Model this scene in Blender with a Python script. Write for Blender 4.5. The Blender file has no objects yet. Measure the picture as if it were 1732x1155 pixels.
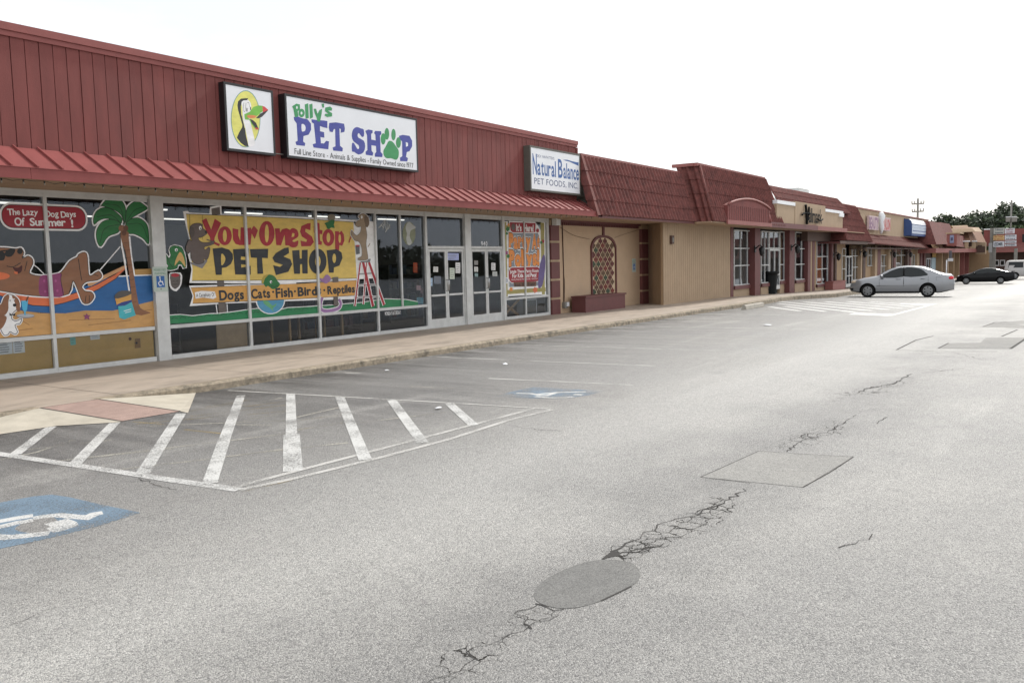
import bpy, bmesh, math, random
from math import sin, cos, radians, pi
from mathutils import Vector, Matrix
from mathutils.geometry import tessellate_polygon, delaunay_2d_cdt
random.seed(7)
R = random.random
def U(a, b): return a + (b - a) * R()
sc = bpy.context.scene
col = sc.collection

# ---------------------------------------------------------------- camera
AL, PT, RO = radians(34.369), radians(5.1436), radians(-1.373)
FPX, CX, CY, EYE = 1450.0, 866.0, 577.5, 1.75
fwd = Vector((cos(AL)*cos(PT), sin(AL)*cos(PT), -sin(PT)))
r0 = fwd.cross(Vector((0, 0, 1))).normalized()
u0 = r0.cross(fwd)
rgt = r0*cos(RO) + u0*sin(RO)
upv = -r0*sin(RO) + u0*cos(RO)
cam = bpy.data.cameras.new('camera')
cam.sensor_width = 36.0
cam.sensor_fit = 'HORIZONTAL'
cam.lens = FPX/1732*36
cam.clip_start = 0.1
cam.clip_end = 6000
camo = bpy.data.objects.new('camera', cam)
m3 = Matrix((rgt, upv, -fwd)).transposed()
camo.matrix_world = Matrix.Translation((0, 0, EYE)) @ m3.to_4x4()
col.objects.link(camo)
sc.camera = camo

# ---------------------------------------------------------------- world, sun
SUN_EL, SUN_AZ = radians(40), radians(-7)      # azimuth measured from +X towards +Y
w = bpy.data.worlds.new('World')
sc.world = w
w.use_nodes = True
nt = w.node_tree
nt.nodes.clear()
N = nt.nodes.new
out = N('ShaderNodeOutputWorld'); bg = N('ShaderNodeBackground')
sky = N('ShaderNodeTexSky'); sky.sky_type = 'NISHITA'; sky.sun_disc = False
sky.sun_elevation = SUN_EL; sky.sun_rotation = pi/2 - SUN_AZ
sky.air_density = 1.0; sky.dust_density = 2.0
tc = N('ShaderNodeTexCoord'); mp = N('ShaderNodeMapping'); mp.inputs['Scale'].default_value = (1, 1, 2.6)
nz = N('ShaderNodeTexNoise'); nz.inputs['Scale'].default_value = 2.2; nz.inputs['Detail'].default_value = 7
rp = N('ShaderNodeValToRGB'); rp.color_ramp.elements[0].position = .32; rp.color_ramp.elements[1].position = .62
rp.color_ramp.elements[0].color = (.60, .60, .60, 1); rp.color_ramp.elements[1].color = (.97, .97, .97, 1)
mx = N('ShaderNodeMixRGB'); mx.inputs[2].default_value = (10.5, 10.6, 10.7, 1)
L = nt.links.new
L(tc.outputs['Generated'], mp.inputs['Vector']); L(mp.outputs[0], nz.inputs['Vector']); L(nz.outputs['Fac'], rp.inputs[0])
L(rp.outputs[0], mx.inputs[0]); L(sky.outputs[0], mx.inputs[1]); L(mx.outputs[0], bg.inputs[0])
bg.inputs[1].default_value = 0.13
L(bg.outputs[0], out.inputs[0])
sun = bpy.data.lights.new('sun', 'SUN'); sun.energy = 3.0; sun.angle = radians(4); sun.color = (1, .958, .885)
so = bpy.data.objects.new('sun', sun)
sd = Vector((cos(SUN_EL)*cos(SUN_AZ), cos(SUN_EL)*sin(SUN_AZ), sin(SUN_EL)))
so.rotation_euler = sd.to_track_quat('Z', 'Y').to_euler(); so.location = (60, -10, 60)
col.objects.link(so)
sc.view_settings.view_transform = 'Standard'; sc.view_settings.look = 'None'
sc.view_settings.exposure = 0.0; sc.view_settings.gamma = 1
sc.render.engine = 'CYCLES'
sc.cycles.max_bounces = 8; sc.cycles.transparent_max_bounces = 12

# ---------------------------------------------------------------- measuring helpers (photo point -> point on a real plane)
def ray(px, py): return rgt*((px-CX)/FPX) - upv*((py-CY)/FPX) + fwd
def aY(px, py, Y):
    d = ray(px, py); return d*(Y/d.y) + Vector((0, 0, EYE))
def aX(px, py, X):
    d = ray(px, py); return d*(X/d.x) + Vector((0, 0, EYE))
def aZ(px, py, z=0.0):
    d = ray(px, py); return d*((z-EYE)/d.z) + Vector((0, 0, EYE))
def lerp(tab, x):
    if x <= tab[0][0]: return tab[0][1]
    for (a, b), (c, d) in zip(tab, tab[1:]):
        if x <= c: return b + (d-b)*(x-a)/(c-a)
    return tab[-1][1]
GT = [(24, 0), (36, -.06), (45, -.27), (60, -.55), (77, -.86), (95, -1.05), (125, -1.2)]
ST = [(35, .12), (40, .04), (45, -.07), (55, -.25), (70, -.45), (90, -.75), (125, -1.0)]
def g(x): return lerp(GT, x)
def s(x): return lerp(ST, x)
def gr(px, py):
    z = 0
    for _ in range(30): p = aZ(px, py, z); z = .5*z + .5*g(p.x)
    return p

# ---------------------------------------------------------------- materials
MATS = {}
def lin(c):
    c /= 255.0
    return c/12.92 if c <= .04045 else ((c+.055)/1.055)**2.4
def srgb(r, gg, b, k=1.0): return (lin(r)*k, lin(gg)*k, lin(b)*k)
def mat(name, rgb, rough=.6, var=.12, scale=6.0, bump=0.0, bscale=40.0, metal=0.0, stretch=(1, 1, 1), dirt=0.0, dirtcol=(.05, .045, .04), spec=.5, dscale=1.1):
    if name in MATS: return MATS[name]
    m = bpy.data.materials.new(name); MATS[name] = m; m.use_nodes = True
    t = m.node_tree; b = t.nodes['Principled BSDF']; n = t.nodes.new; l = t.links.new
    b.inputs['Roughness'].default_value = rough; b.inputs['Metallic'].default_value = metal
    b.inputs['Specular IOR Level'].default_value = spec
    c = n('ShaderNodeTexCoord'); mpn = n('ShaderNodeMapping'); mpn.inputs['Scale'].default_value = stretch
    l(c.outputs['Object'], mpn.inputs[0])
    a = n('ShaderNodeTexNoise'); a.inputs['Scale'].default_value = scale; a.inputs['Detail'].default_value = 6; a.inputs['Roughness'].default_value = .65
    l(mpn.outputs[0], a.inputs['Vector'])
    r = n('ShaderNodeValToRGB'); r.color_ramp.elements[0].position = .3; r.color_ramp.elements[1].position = .7
    r.color_ramp.elements[0].color = tuple(max(0, x*(1-var)) for x in rgb)+(1,)
    r.color_ramp.elements[1].color = tuple(min(1, x*(1+var)) for x in rgb)+(1,)
    l(a.outputs['Fac'], r.inputs[0]); last = r.outputs[0]
    if dirt > 0:
        d = n('ShaderNodeTexNoise'); d.inputs['Scale'].default_value = dscale; d.inputs['Detail'].default_value = 8; d.inputs['Roughness'].default_value = .7
        l(mpn.outputs[0], d.inputs['Vector'])
        dr = n('ShaderNodeValToRGB'); dr.color_ramp.elements[0].position = .5; dr.color_ramp.elements[1].position = .75
        dr.color_ramp.elements[0].color = (0, 0, 0, 1); dr.color_ramp.elements[1].color = (dirt, dirt, dirt, 1)
        l(d.outputs['Fac'], dr.inputs[0])
        x = n('ShaderNodeMixRGB'); l(dr.outputs[0], x.inputs[0]); l(last, x.inputs[1]); x.inputs[2].default_value = tuple(dirtcol)+(1,)
        last = x.outputs[0]
    l(last, b.inputs['Base Color'])
    if bump > 0:
        q = n('ShaderNodeTexNoise'); q.inputs['Scale'].default_value = bscale; q.inputs['Detail'].default_value = 4
        l(c.outputs['Object'], q.inputs['Vector'])
        bp = n('ShaderNodeBump'); bp.inputs['Strength'].default_value = bump; bp.inputs['Distance'].default_value = .01
        l(q.outputs['Fac'], bp.inputs['Height']); l(bp.outputs[0], b.inputs['Normal'])
    return m
def emis(name, rgb, st):
    m = mat(name, rgb); b = m.node_tree.nodes['Principled BSDF']
    b.inputs['Emission Color'].default_value = tuple(rgb)+(1,); b.inputs['Emission Strength'].default_value = st
    return m
def paint(r, gg, b, k=1.2, rough=.55):
    key = 'paint_%d_%d_%d' % (r, gg, b); ml = (r+gg+b)/3; r, gg, b = (int(v+(ml-v)*.10) for v in (r, gg, b))
    return mat(key, tuple(min(.85, v) for v in srgb(r, gg, b, k)), rough, .13, 3.5, stretch=(1, 1, 2.5), dirt=.10, dirtcol=(.30, .29, .27), dscale=2.0)
def glassmat():
    m = bpy.data.materials.new('window_glass'); m.use_nodes = True; t = m.node_tree; t.nodes.clear(); n = t.nodes.new; l = t.links.new
    o = n('ShaderNodeOutputMaterial'); mxs = n('ShaderNodeMixShader'); tr = n('ShaderNodeBsdfTransparent'); gl = n('ShaderNodeBsdfGlossy')
    tr.inputs[0].default_value = (.86, .89, .89, 1); gl.inputs['Roughness'].default_value = .004; gl.inputs[0].default_value = (.80, .88, 1.0, 1)
    f = n('ShaderNodeFresnel'); f.inputs[0].default_value = 1.62
    cc = n('ShaderNodeTexCoord'); nn = n('ShaderNodeTexNoise'); nn.inputs['Scale'].default_value = .9; bp = n('ShaderNodeBump'); bp.inputs['Strength'].default_value = .25; bp.inputs['Distance'].default_value = .004
    l(cc.outputs['Object'], nn.inputs['Vector']); l(nn.outputs['Fac'], bp.inputs['Height']); l(bp.outputs[0], gl.inputs['Normal'])
    l(f.outputs[0], mxs.inputs[0]); l(tr.outputs[0], mxs.inputs[1]); l(gl.outputs[0], mxs.inputs[2]); l(mxs.outputs[0], o.inputs[0])
    return m
GLASS = glassmat()

def asphalt(name, base=(.325, .322, .313), dark=(.080, .079, .079), patch=False):
    m = bpy.data.materials.new(name); m.use_nodes = True
    t = m.node_tree; b = t.nodes['Principled BSDF']; n = t.nodes.new; l = t.links.new
    b.inputs['Roughness'].default_value = .50; b.inputs['Specular IOR Level'].default_value = .6
    c = n('ShaderNodeTexCoord'); O = c.outputs['Object']
    def noise(scale, det=5, rough=.6, vec=None):
        q = n('ShaderNodeTexNoise'); q.inputs['Scale'].default_value = scale; q.inputs['Detail'].default_value = det; q.inputs['Roughness'].default_value = rough
        l(vec or O, q.inputs['Vector']); return q.outputs['Fac']
    def mapr(v, a, b_, c_, d_):
        q = n('ShaderNodeMapRange'); q.inputs[1].default_value = a; q.inputs[2].default_value = b_; q.inputs[3].default_value = c_; q.inputs[4].default_value = d_
        l(v, q.inputs[0]); return q.outputs[0]
    def mth(op, a, b_):
        q = n('ShaderNodeMath'); q.operation = op
        for i, v in enumerate((a, b_)):
            if isinstance(v, (int, float)): q.inputs[i].default_value = v
            else: l(v, q.inputs[i])
        return q.outputs[0]
    def mix(f, a, b_, mode='MIX'):
        q = n('ShaderNodeMixRGB'); q.blend_type = mode
        for i, v in enumerate((f, a, b_)):
            if isinstance(v, (int, float)): q.inputs[i].default_value = v
            elif isinstance(v, tuple): q.inputs[i].default_value = v+(1,)
            else: l(v, q.inputs[i])
        return q.outputs[0]
    big = noise(.24, 7, .64)
    med = noise(2.2, 6, .7)
    warm = mix(mapr(big, .35, .65, 0, 1), tuple(x*.76 for x in base), (base[0]*1.17, base[1]*1.15, base[2]*1.11))
    warm = mix(mapr(med, .3, .7, 0, .3), warm, (base[0]*.72, base[1]*.71, base[2]*.7))
    if not patch:
        sp = n('ShaderNodeSeparateXYZ'); l(O, sp.inputs[0])
        mpn = n('ShaderNodeMapping'); mpn.inputs['Scale'].default_value = (2.6, .28, 1); mpn.inputs['Rotation'].default_value = (0, 0, radians(4)); l(O, mpn.inputs[0])
        streak = noise(1.0, 7, .62, mpn.outputs[0])
        # oil and grime built up where cars have stood near the kerb
        yy = mth('ADD', sp.outputs['Y'], mapr(big, .3, .7, -1.6, 1.6))
        band = mapr(yy, 5.0, 8.2, 0, 1)
        near = mapr(sp.outputs['X'], 8, 17, 1, .55)
        fac = mth('MULTIPLY', band, near)
        fac = mth('MULTIPLY', fac, mapr(streak, .3, .62, .35, 1.0))
        warm = mix(mth('MINIMUM', fac, .9), warm, dark)
        mq = n('ShaderNodeMapping'); mq.inputs['Scale'].default_value = (.10, .75, 1); mq.inputs['Rotation'].default_value = (0, 0, radians(-3)); l(O, mq.inputs[0])
        lane = noise(1.0, 6, .6, mq.outputs[0])
        warm = mix(mapr(lane, .36, .60, .48, 0), warm, tuple(x*.60 for x in base))
        warm = mix(mapr(lane, .56, .74, 0, .6), warm, (base[0]*1.32, base[1]*1.31, base[2]*1.28))
        kb = mapr(mth('ADD', sp.outputs['Y'], mapr(med, .3, .7, -.5, .5)), 9.2, 10.5, 0, 1)
        kf = mth('MULTIPLY', mth('MULTIPLY', kb, mapr(streak, .40, .58, .15, .95)), mapr(sp.outputs['X'], 34, 42, 1, .3))
        warm = mix(kf, warm, (.045, .044, .043))
        spots = noise(1.3, 3, .5)
        warm = mix(mapr(spots, .68, .76, 0, .45), warm, tuple(x*.45 for x in base))
        bw = mth('ABSOLUTE', mth('SUBTRACT', mth('ADD', sp.outputs['Y'], mapr(big, .3, .7, -.7, .7)), 4.0), 0)
        warm = mix(mapr(bw, .1, 1.5, .55, 0), warm, (base[0]*1.3, base[1]*1.3, base[2]*1.28))
        cw = mth('ABSOLUTE', mth('SUBTRACT', mth('ADD', sp.outputs['Y'], mapr(med, .3, .7, -.35, .35)), 2.28), 0)
        warm = mix(mth('MULTIPLY', mapr(cw, .05, .85, .55, 0), mapr(noise(.9, 5, .6), .38, .6, .1, 1)), warm, tuple(x*.45 for x in base))
        # slightly greyer wheel path through the aisle
        pw = mth('SUBTRACT', mth('ADD', sp.outputs['Y'], mapr(big, .3, .7, -.7, .7)), .1)
        pa = mapr(mth('ABSOLUTE', pw, 0), 0, 1.6, .45, 0)
        warm = mix(mth('MULTIPLY', pa, mapr(med, .3, .65, .3, 1)), warm, tuple(x*.6 for x in base))
    if patch: b.inputs['Roughness'].default_value = .8; b.inputs['Specular IOR Level'].default_value = .25
    v = n('ShaderNodeTexVoronoi'); v.inputs['Scale'].default_value = 135 if not patch else 150; l(O, v.inputs['Vector'])
    hs = n('ShaderNodeSeparateColor'); l(v.outputs['Color'], hs.inputs[0])
    gcol = mix(mapr(hs.outputs[0], 0, 1, 0, 1), (.55, .55, .56) if not patch else (.72, .72, .72), (1.50, 1.49, 1.47) if not patch else (1.22, 1.22, 1.2))
    c1 = mix(1.0, warm, gcol, 'MULTIPLY')
    hi = mapr(noise(88, 2, .5), .62, .70, 0, .75)
    if not patch: c1 = mix(hi, c1, (.62, .61, .59))
    pits = mapr(noise(60, 3, .6), .30, .42, .55, 0)
    c2 = mix(pits, c1, (.05, .05, .05))
    fine = mapr(noise(9, 8, .8), .3, .7, .88, 1.1)
    c3 = mix(1.0, c2, fine, 'MULTIPLY')
    l(c3, b.inputs['Base Color'])
    h = mth('ADD', mth('MULTIPLY', v.outputs['Distance'], -1.2), mth('MULTIPLY', noise(45, 4, .7), 1.6))
    bp = n('ShaderNodeBump'); bp.inputs['Strength'].default_value = .75 if not patch else .35; bp.inputs['Distance'].default_value = .008
    l(h, bp.inputs['Height']); l(bp.outputs[0], b.inputs['Normal'])
    return m
def worn_paint(name, rgb, wear=.5, soft=.12):
    """road paint: parts worn through to asphalt grains"""
    m = bpy.data.materials.new(name); m.use_nodes = True
    t = m.node_tree; b = t.nodes['Principled BSDF']; n = t.nodes.new; l = t.links.new
    b.inputs['Roughness'].default_value = .6
    c = n('ShaderNodeTexCoord')
    a = n('ShaderNodeTexNoise'); a.inputs['Scale'].default_value = 65; a.inputs['Detail'].default_value = 5; a.inputs['Roughness'].default_value = .75
    d = n('ShaderNodeTexNoise'); d.inputs['Scale'].default_value = 2.2; d.inputs['Detail'].default_value = 5
    l(c.outputs['Object'], a.inputs['Vector']); l(c.outputs['Object'], d.inputs['Vector'])
    g1 = n('ShaderNodeMath'); g1.operation = 'MULTIPLY'; g1.inputs[1].default_value = 1.35; l(a.outputs['Fac'], g1.inputs[0])
    ad = n('ShaderNodeMath'); ad.operation = 'MULTIPLY_ADD'; ad.inputs[1].default_value = .65; l(d.outputs['Fac'], ad.inputs[0]); l(g1.outputs[0], ad.inputs[2])
    mr = n('ShaderNodeMapRange'); mr.inputs[1].default_value = 2*wear-soft; mr.inputs[2].default_value = 2*wear+soft; mr.inputs[3].default_value = 1; mr.inputs[4].default_value = 0
    l(ad.outputs[0], mr.inputs[0])
    tr = n('ShaderNodeBsdfTransparent'); ms = n('ShaderNodeMixShader')
    r = n('ShaderNodeValToRGB'); r.color_ramp.elements[0].color = tuple(x*.62 for x in rgb)+(1,); r.color_ramp.elements[1].color = tuple(rgb)+(1,)
    l(a.outputs['Fac'], r.inputs[0]); l(r.outputs[0], b.inputs['Base Color'])
    l(mr.outputs[0], ms.inputs[0]); l(b.outputs[0], ms.inputs[1]); l(tr.outputs[0], ms.inputs[2])
    l(ms.outputs[0], t.nodes['Material Output'].inputs[0])
    # mapping: high noise sum -> worn through
    mr.inputs[3].default_value = 0; mr.inputs[4].default_value = 1
    return m

RED = (.235, .058, .055)
M = dict(
 asph=asphalt('asphalt'), patch=asphalt('asphalt_patch', (.20, .20, .198), patch=True), patch2=asphalt('asphalt_patch_light', (.325, .322, .315), patch=True),
 walk=mat('walk_concrete', (.40, .335, .275), .6, .14, 3, .25, 120, stretch=(.6, 1.4, 1), dirt=.8, dirtcol=(.16, .135, .11), dscale=1.2),
 kerb=mat('kerb_concrete', (.30, .25, .185), .85, .4, 11, .6, 60, dirt=1.0, dirtcol=(.045, .042, .033), dscale=3.4),
 ramp=mat('ramp_concrete', (.47, .43, .355), .8, .12, 4, .3, 90, dirt=.4, dirtcol=(.28, .24, .18)),
 pink=mat('pink_textured_concrete', (.34, .24, .205), .85, .15, 7, .8, 70, dirt=.5, dirtcol=(.25, .14, .10)),
 side=mat('red_painted_siding', (.195, .053, .047), .75, .16, 3, .35, 90, stretch=(1, 1, .25), dirt=.55, dirtcol=(.11, .038, .036)),
 cap=mat('red_parapet_cap', (.26, .075, .068), .6, .1, 4),
 metal=mat('red_awning_metal', (.25, .072, .068), .6, .14, 2, dirt=.35, dirtcol=(.17, .05, .046), spec=.22, dscale=2.2),
 tile=mat('red_tile', (.145, .044, .037), .8, .42, 5, .3, 60, dirt=.5, dirtcol=(.085, .032, .03), dscale=2.2),
 tiletan=mat('tan_roof', (.24, .13, .08), .8, .15, 5, dirt=.3),
 purple=mat('maroon_paint', (.14, .046, .045), .6, .1, 5, dirt=.2),
 tan=mat('tan_painted_wall', (.36, .245, .145), .75, .08, 2.5, .2, 70, dirt=.35, dirtcol=(.26, .17, .10)),
 tan2=mat('tan_stucco', (.39, .285, .19), .8, .07, 2, .3, 90, dirt=.25, dirtcol=(.35, .25, .15)),
 soffit=mat('tan_soffit', (.36, .25, .165), .8, .12, 2, stretch=(.4, 3, 1), dirt=.35, dirtcol=(.20, .13, .08)),
 alu=mat('aluminium_frame', (.60, .61, .60), .45, .1, 5, metal=.1, dirt=.3, dirtcol=(.3, .3, .29)),
 ochre=mat('ochre_board', (.66, .44, .16), .7, .08, 3, dirt=.3, dirtcol=(.25, .15, .05)),
 black=mat('black_metal', (.012, .012, .014), .4, .1), rubber=mat('rubber', (.013, .013, .013), .9, .2, spec=.15),
 white=mat('white_plastic', (.78, .80, .83), .35, .03, 2, dirt=.12, dirtcol=(.6, .6, .58)), green_sign=mat('sign_pale', (.45, .52, .47), .5),
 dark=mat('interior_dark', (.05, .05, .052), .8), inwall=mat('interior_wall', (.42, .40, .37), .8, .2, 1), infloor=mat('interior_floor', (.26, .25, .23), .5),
 wood=mat('bare_wood', (.42, .27, .14), .7, .2, 6, stretch=(8, 8, 1)), steelgray=mat('grey_cabinet', (.10, .10, .085), .5, .1), roof=mat('flat_roof_membrane', (.4, .39, .37), .9, .15, 1),
 crack=mat('crack_dark', (.045, .042, .04), .95, .3), brown=mat('brown_trim', (.09, .052, .04), .7), conc=mat('old_concrete', (.4, .37, .32), .9, .2, 9, .5, 60, dirt=.5),
 leaf=mat('leaf_dark', (.045, .062, .038), .6, .45, .6, dirt=.5, dirtcol=(.06, .085, .035), dscale=.35), leaf2=mat('leaf_light', (.065, .10, .04), .6, .4, .7), bark=mat('bark', (.10, .075, .055), .9, .2, 5, .5, 20),
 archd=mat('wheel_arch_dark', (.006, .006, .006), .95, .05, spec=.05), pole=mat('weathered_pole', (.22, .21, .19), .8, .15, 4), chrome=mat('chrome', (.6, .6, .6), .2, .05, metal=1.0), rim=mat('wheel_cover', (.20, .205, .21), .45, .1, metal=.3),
 silver=mat('silver_car_paint', (.29, .298, .315), .3, .02, 3, metal=.55), blackcar=mat('black_car_paint', (.005, .005, .006), .16, .05, spec=.22), vanp=mat('van_paint', (.45, .44, .43), .35, .04),
 cglass=mat('car_glass', (.022, .026, .028), .12, .05, spec=.22), red_l=mat('tail_lamp_red', (.55, .02, .03), .2), amber=mat('headlamp_lens', (.55, .45, .33), .15),
 ltan=mat('tan_panel', (.42, .31, .2), .7), pinkp=mat('pink_fascia', (.27, .095, .085), .6, .1, 4, dirt=.3, dirtcol=(.22, .08, .07)),
)
M['wpaint'] = worn_paint('worn_white_paint', (.70, .70, .68), .54, .11)
M['wfresh'] = worn_paint('fresh_white_paint', (.80, .80, .78), .60, .10)
M['wfaint'] = worn_paint('faint_white_paint', (.60, .59, .56), .54, .10)
M['wghost'] = worn_paint('ghost_white_paint', (.5, .48, .42), .495, .10)
M['bpaint'] = worn_paint('worn_blue_paint', (.19, .275, .36), .545, .09)
M['bfaint'] = worn_paint('faint_blue_paint', (.26, .36, .46), .485, .1)
M['lamp_on'] = emis('lamp_tube', (1, .97, .9), 1.2)

# ---------------------------------------------------------------- mesh builder
def tag(o, label=None, cat=None, group=None, kind=None):
    if label: o['label'] = label
    if cat: o['category'] = cat
    if group: o['group'] = group
    if kind: o['kind'] = kind
    return o
def empty(name, loc=(0, 0, 0), label=None, cat=None, group=None, rz=0):
    o = bpy.data.objects.new(name, None); col.objects.link(o); o.location = loc; o.rotation_euler = (0, 0, rz); o.empty_display_size = .3
    return tag(o, label, cat, group)
class MB:
    def __init__(self): self.v = []; self.f = []; self.m = []; self.mats = []; self.sm = []
    def mi(self, m):
        if m not in self.mats: self.mats.append(m)
        return self.mats.index(m)
    def add(self, vs, fs, m, smooth=False):
        k = len(self.v); i = self.mi(m); self.v += [tuple(p) for p in vs]
        for q in fs: self.f.append([k+a for a in q]); self.m.append(i); self.sm.append(smooth)
        return self
    def box(self, x0, x1, y0, y1, z0, z1, m):
        vs = [(x, y, z) for z in (z0, z1) for y in (y0, y1) for x in (x0, x1)]
        return self.add(vs, [(0, 2, 3, 1), (4, 5, 7, 6), (0, 1, 5, 4), (2, 6, 7, 3), (0, 4, 6, 2), (1, 3, 7, 5)], m)
    def hexa(self, b, t, m):      # bottom quad, top quad (same order)
        return self.add(list(b)+list(t), [(3, 2, 1, 0), (4, 5, 6, 7), (0, 1, 5, 4), (1, 2, 6, 5), (2, 3, 7, 6), (3, 0, 4, 7)], m)
    def quad(self, a, b, c, d, m): return self.add([a, b, c, d], [(0, 1, 2, 3)], m)
    def poly(self, pts, m):
        tr = tessellate_polygon([[Vector(p) for p in pts]])
        return self.add(pts, [tuple(t) for t in tr], m)
    def prism(self, pts, vec, m):
        """planar polygon extruded by vec"""
        n = len(pts); q = [tuple(Vector(p)+Vector(vec)) for p in pts]
        tr = [tuple(t) for t in tessellate_polygon([[Vector(p) for p in pts]])]
        fs = list(tr)+[tuple(n+a for a in reversed(t)) for t in tr]+[(i, (i+1) % n, n+(i+1) % n, n+i) for i in range(n)]
        return self.add(list(pts)+q, fs, m)
    def tube(self, pts, r, m, n=8, cap=True, rs=None, smooth=True):
        pts = [Vector(p) for p in pts]; vs = []; k = len(pts)
        for i, p in enumerate(pts):
            d = (pts[min(i+1, k-1)]-pts[max(i-1, 0)]).normalized()
            a = d.cross(Vector((0, 0, 1)) if abs(d.z) < .9 else Vector((1, 0, 0))).normalized(); b = d.cross(a)
            rr = rs[i] if rs else r
            vs += [p+(a*cos(2*pi*j/n)+b*sin(2*pi*j/n))*rr for j in range(n)]
        fs = [(i*n+j, i*n+(j+1) % n, (i+1)*n+(j+1) % n, (i+1)*n+j) for i in range(k-1) for j in range(n)]
        if cap: fs += [tuple(reversed(range(n))), tuple((k-1)*n+j for j in range(n))]
        return self.add(vs, fs, m, smooth)
    def ball(self, c, r, m, sx=1, sy=1, sz=1, n=10):
        vs = []; fs = []
        for i in range(n+1):
            for j in range(n):
                a = pi*i/n; b = 2*pi*j/n; vs.append((c[0]+r*sx*sin(a)*cos(b), c[1]+r*sy*sin(a)*sin(b), c[2]+r*sz*cos(a)))
        for i in range(n):
            for j in range(n): fs.append((i*n+j, i*n+(j+1) % n, (i+1)*n+(j+1) % n, (i+1)*n+j))
        return self.add(vs, fs, m, True)
    def build(self, name, parent=None, loc=None):
        me = bpy.data.meshes.new(name)
        vs = self.v
        if loc is not None: vs = [(a-loc[0], b-loc[1], c-loc[2]) for a, b, c in vs]
        me.from_pydata(vs, [], self.f)
        for m in self.mats: me.materials.append(m)
        me.polygons.foreach_set('material_index', self.m); me.polygons.foreach_set('use_smooth', self.sm)
        me.update()
        o = bpy.data.objects.new(name, me); col.objects.link(o)
        if parent is not None:
            o.parent = parent
            if loc is None and parent.type == 'EMPTY' and parent.get('worldspace', 1): o.matrix_parent_inverse = Matrix.Translation(-Vector(parent.location))
            elif loc is None and parent.type == 'MESH': pass
        if loc is not None: o.location = loc
        return o
def copytree(o, parent=None):
    c = o.copy(); col.objects.link(c)
    if parent is not None: c.parent = parent
    for k in [k for k in bpy.data.objects if k.parent == o]: copytree(k, c)
    return c
def smooth_closed(p, k=5):
    o = []; n = len(p)
    for i in range(n):
        a, b, c, d = (Vector(p[(i+j-1) % n]) for j in range(4))
        for t in range(k):
            u = t/k; o.append(.5*((2*b)+(c-a)*u+(2*a-5*b+4*c-d)*u*u+(3*b-a-3*c+d)*u**3))
    return o
def smooth_open(p, k=5):
    p = [Vector(q) for q in p]; p = [p[0]*2-p[1]]+p+[p[-1]*2-p[-2]]; o = []
    for i in range(1, len(p)-2):
        a, b, c, d = p[i-1:i+3]
        for t in range(k):
            u = t/k; o.append(.5*((2*b)+(c-a)*u+(2*a-5*b+4*c-d)*u*u+(3*b-a-3*c+d)*u**3))
    return o+[p[-2]]

# glyphs from the built-in font
GL = {}
def glyph(ch, bold=0.0):
    k = (ch, bold)
    if k in GL: return GL[k]
    cu = bpy.data.curves.new('g', 'FONT'); cu.body = ch; cu.size = 1; cu.offset = bold; cu.resolution_u = 4
    o = bpy.data.objects.new('g', cu); col.objects.link(o)
    dg = bpy.context.evaluated_depsgraph_get(); dg.update()
    me = bpy.data.meshes.new_from_object(o.evaluated_get(dg))
    vs = [(v.co.x, v.co.y) for v in me.vertices]; fs = [tuple(p.vertices) for p in me.polygons]
    bpy.data.objects.remove(o); bpy.data.curves.remove(cu); bpy.data.meshes.remove(me)
    GL[k] = (vs, fs); return GL[k]

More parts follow.
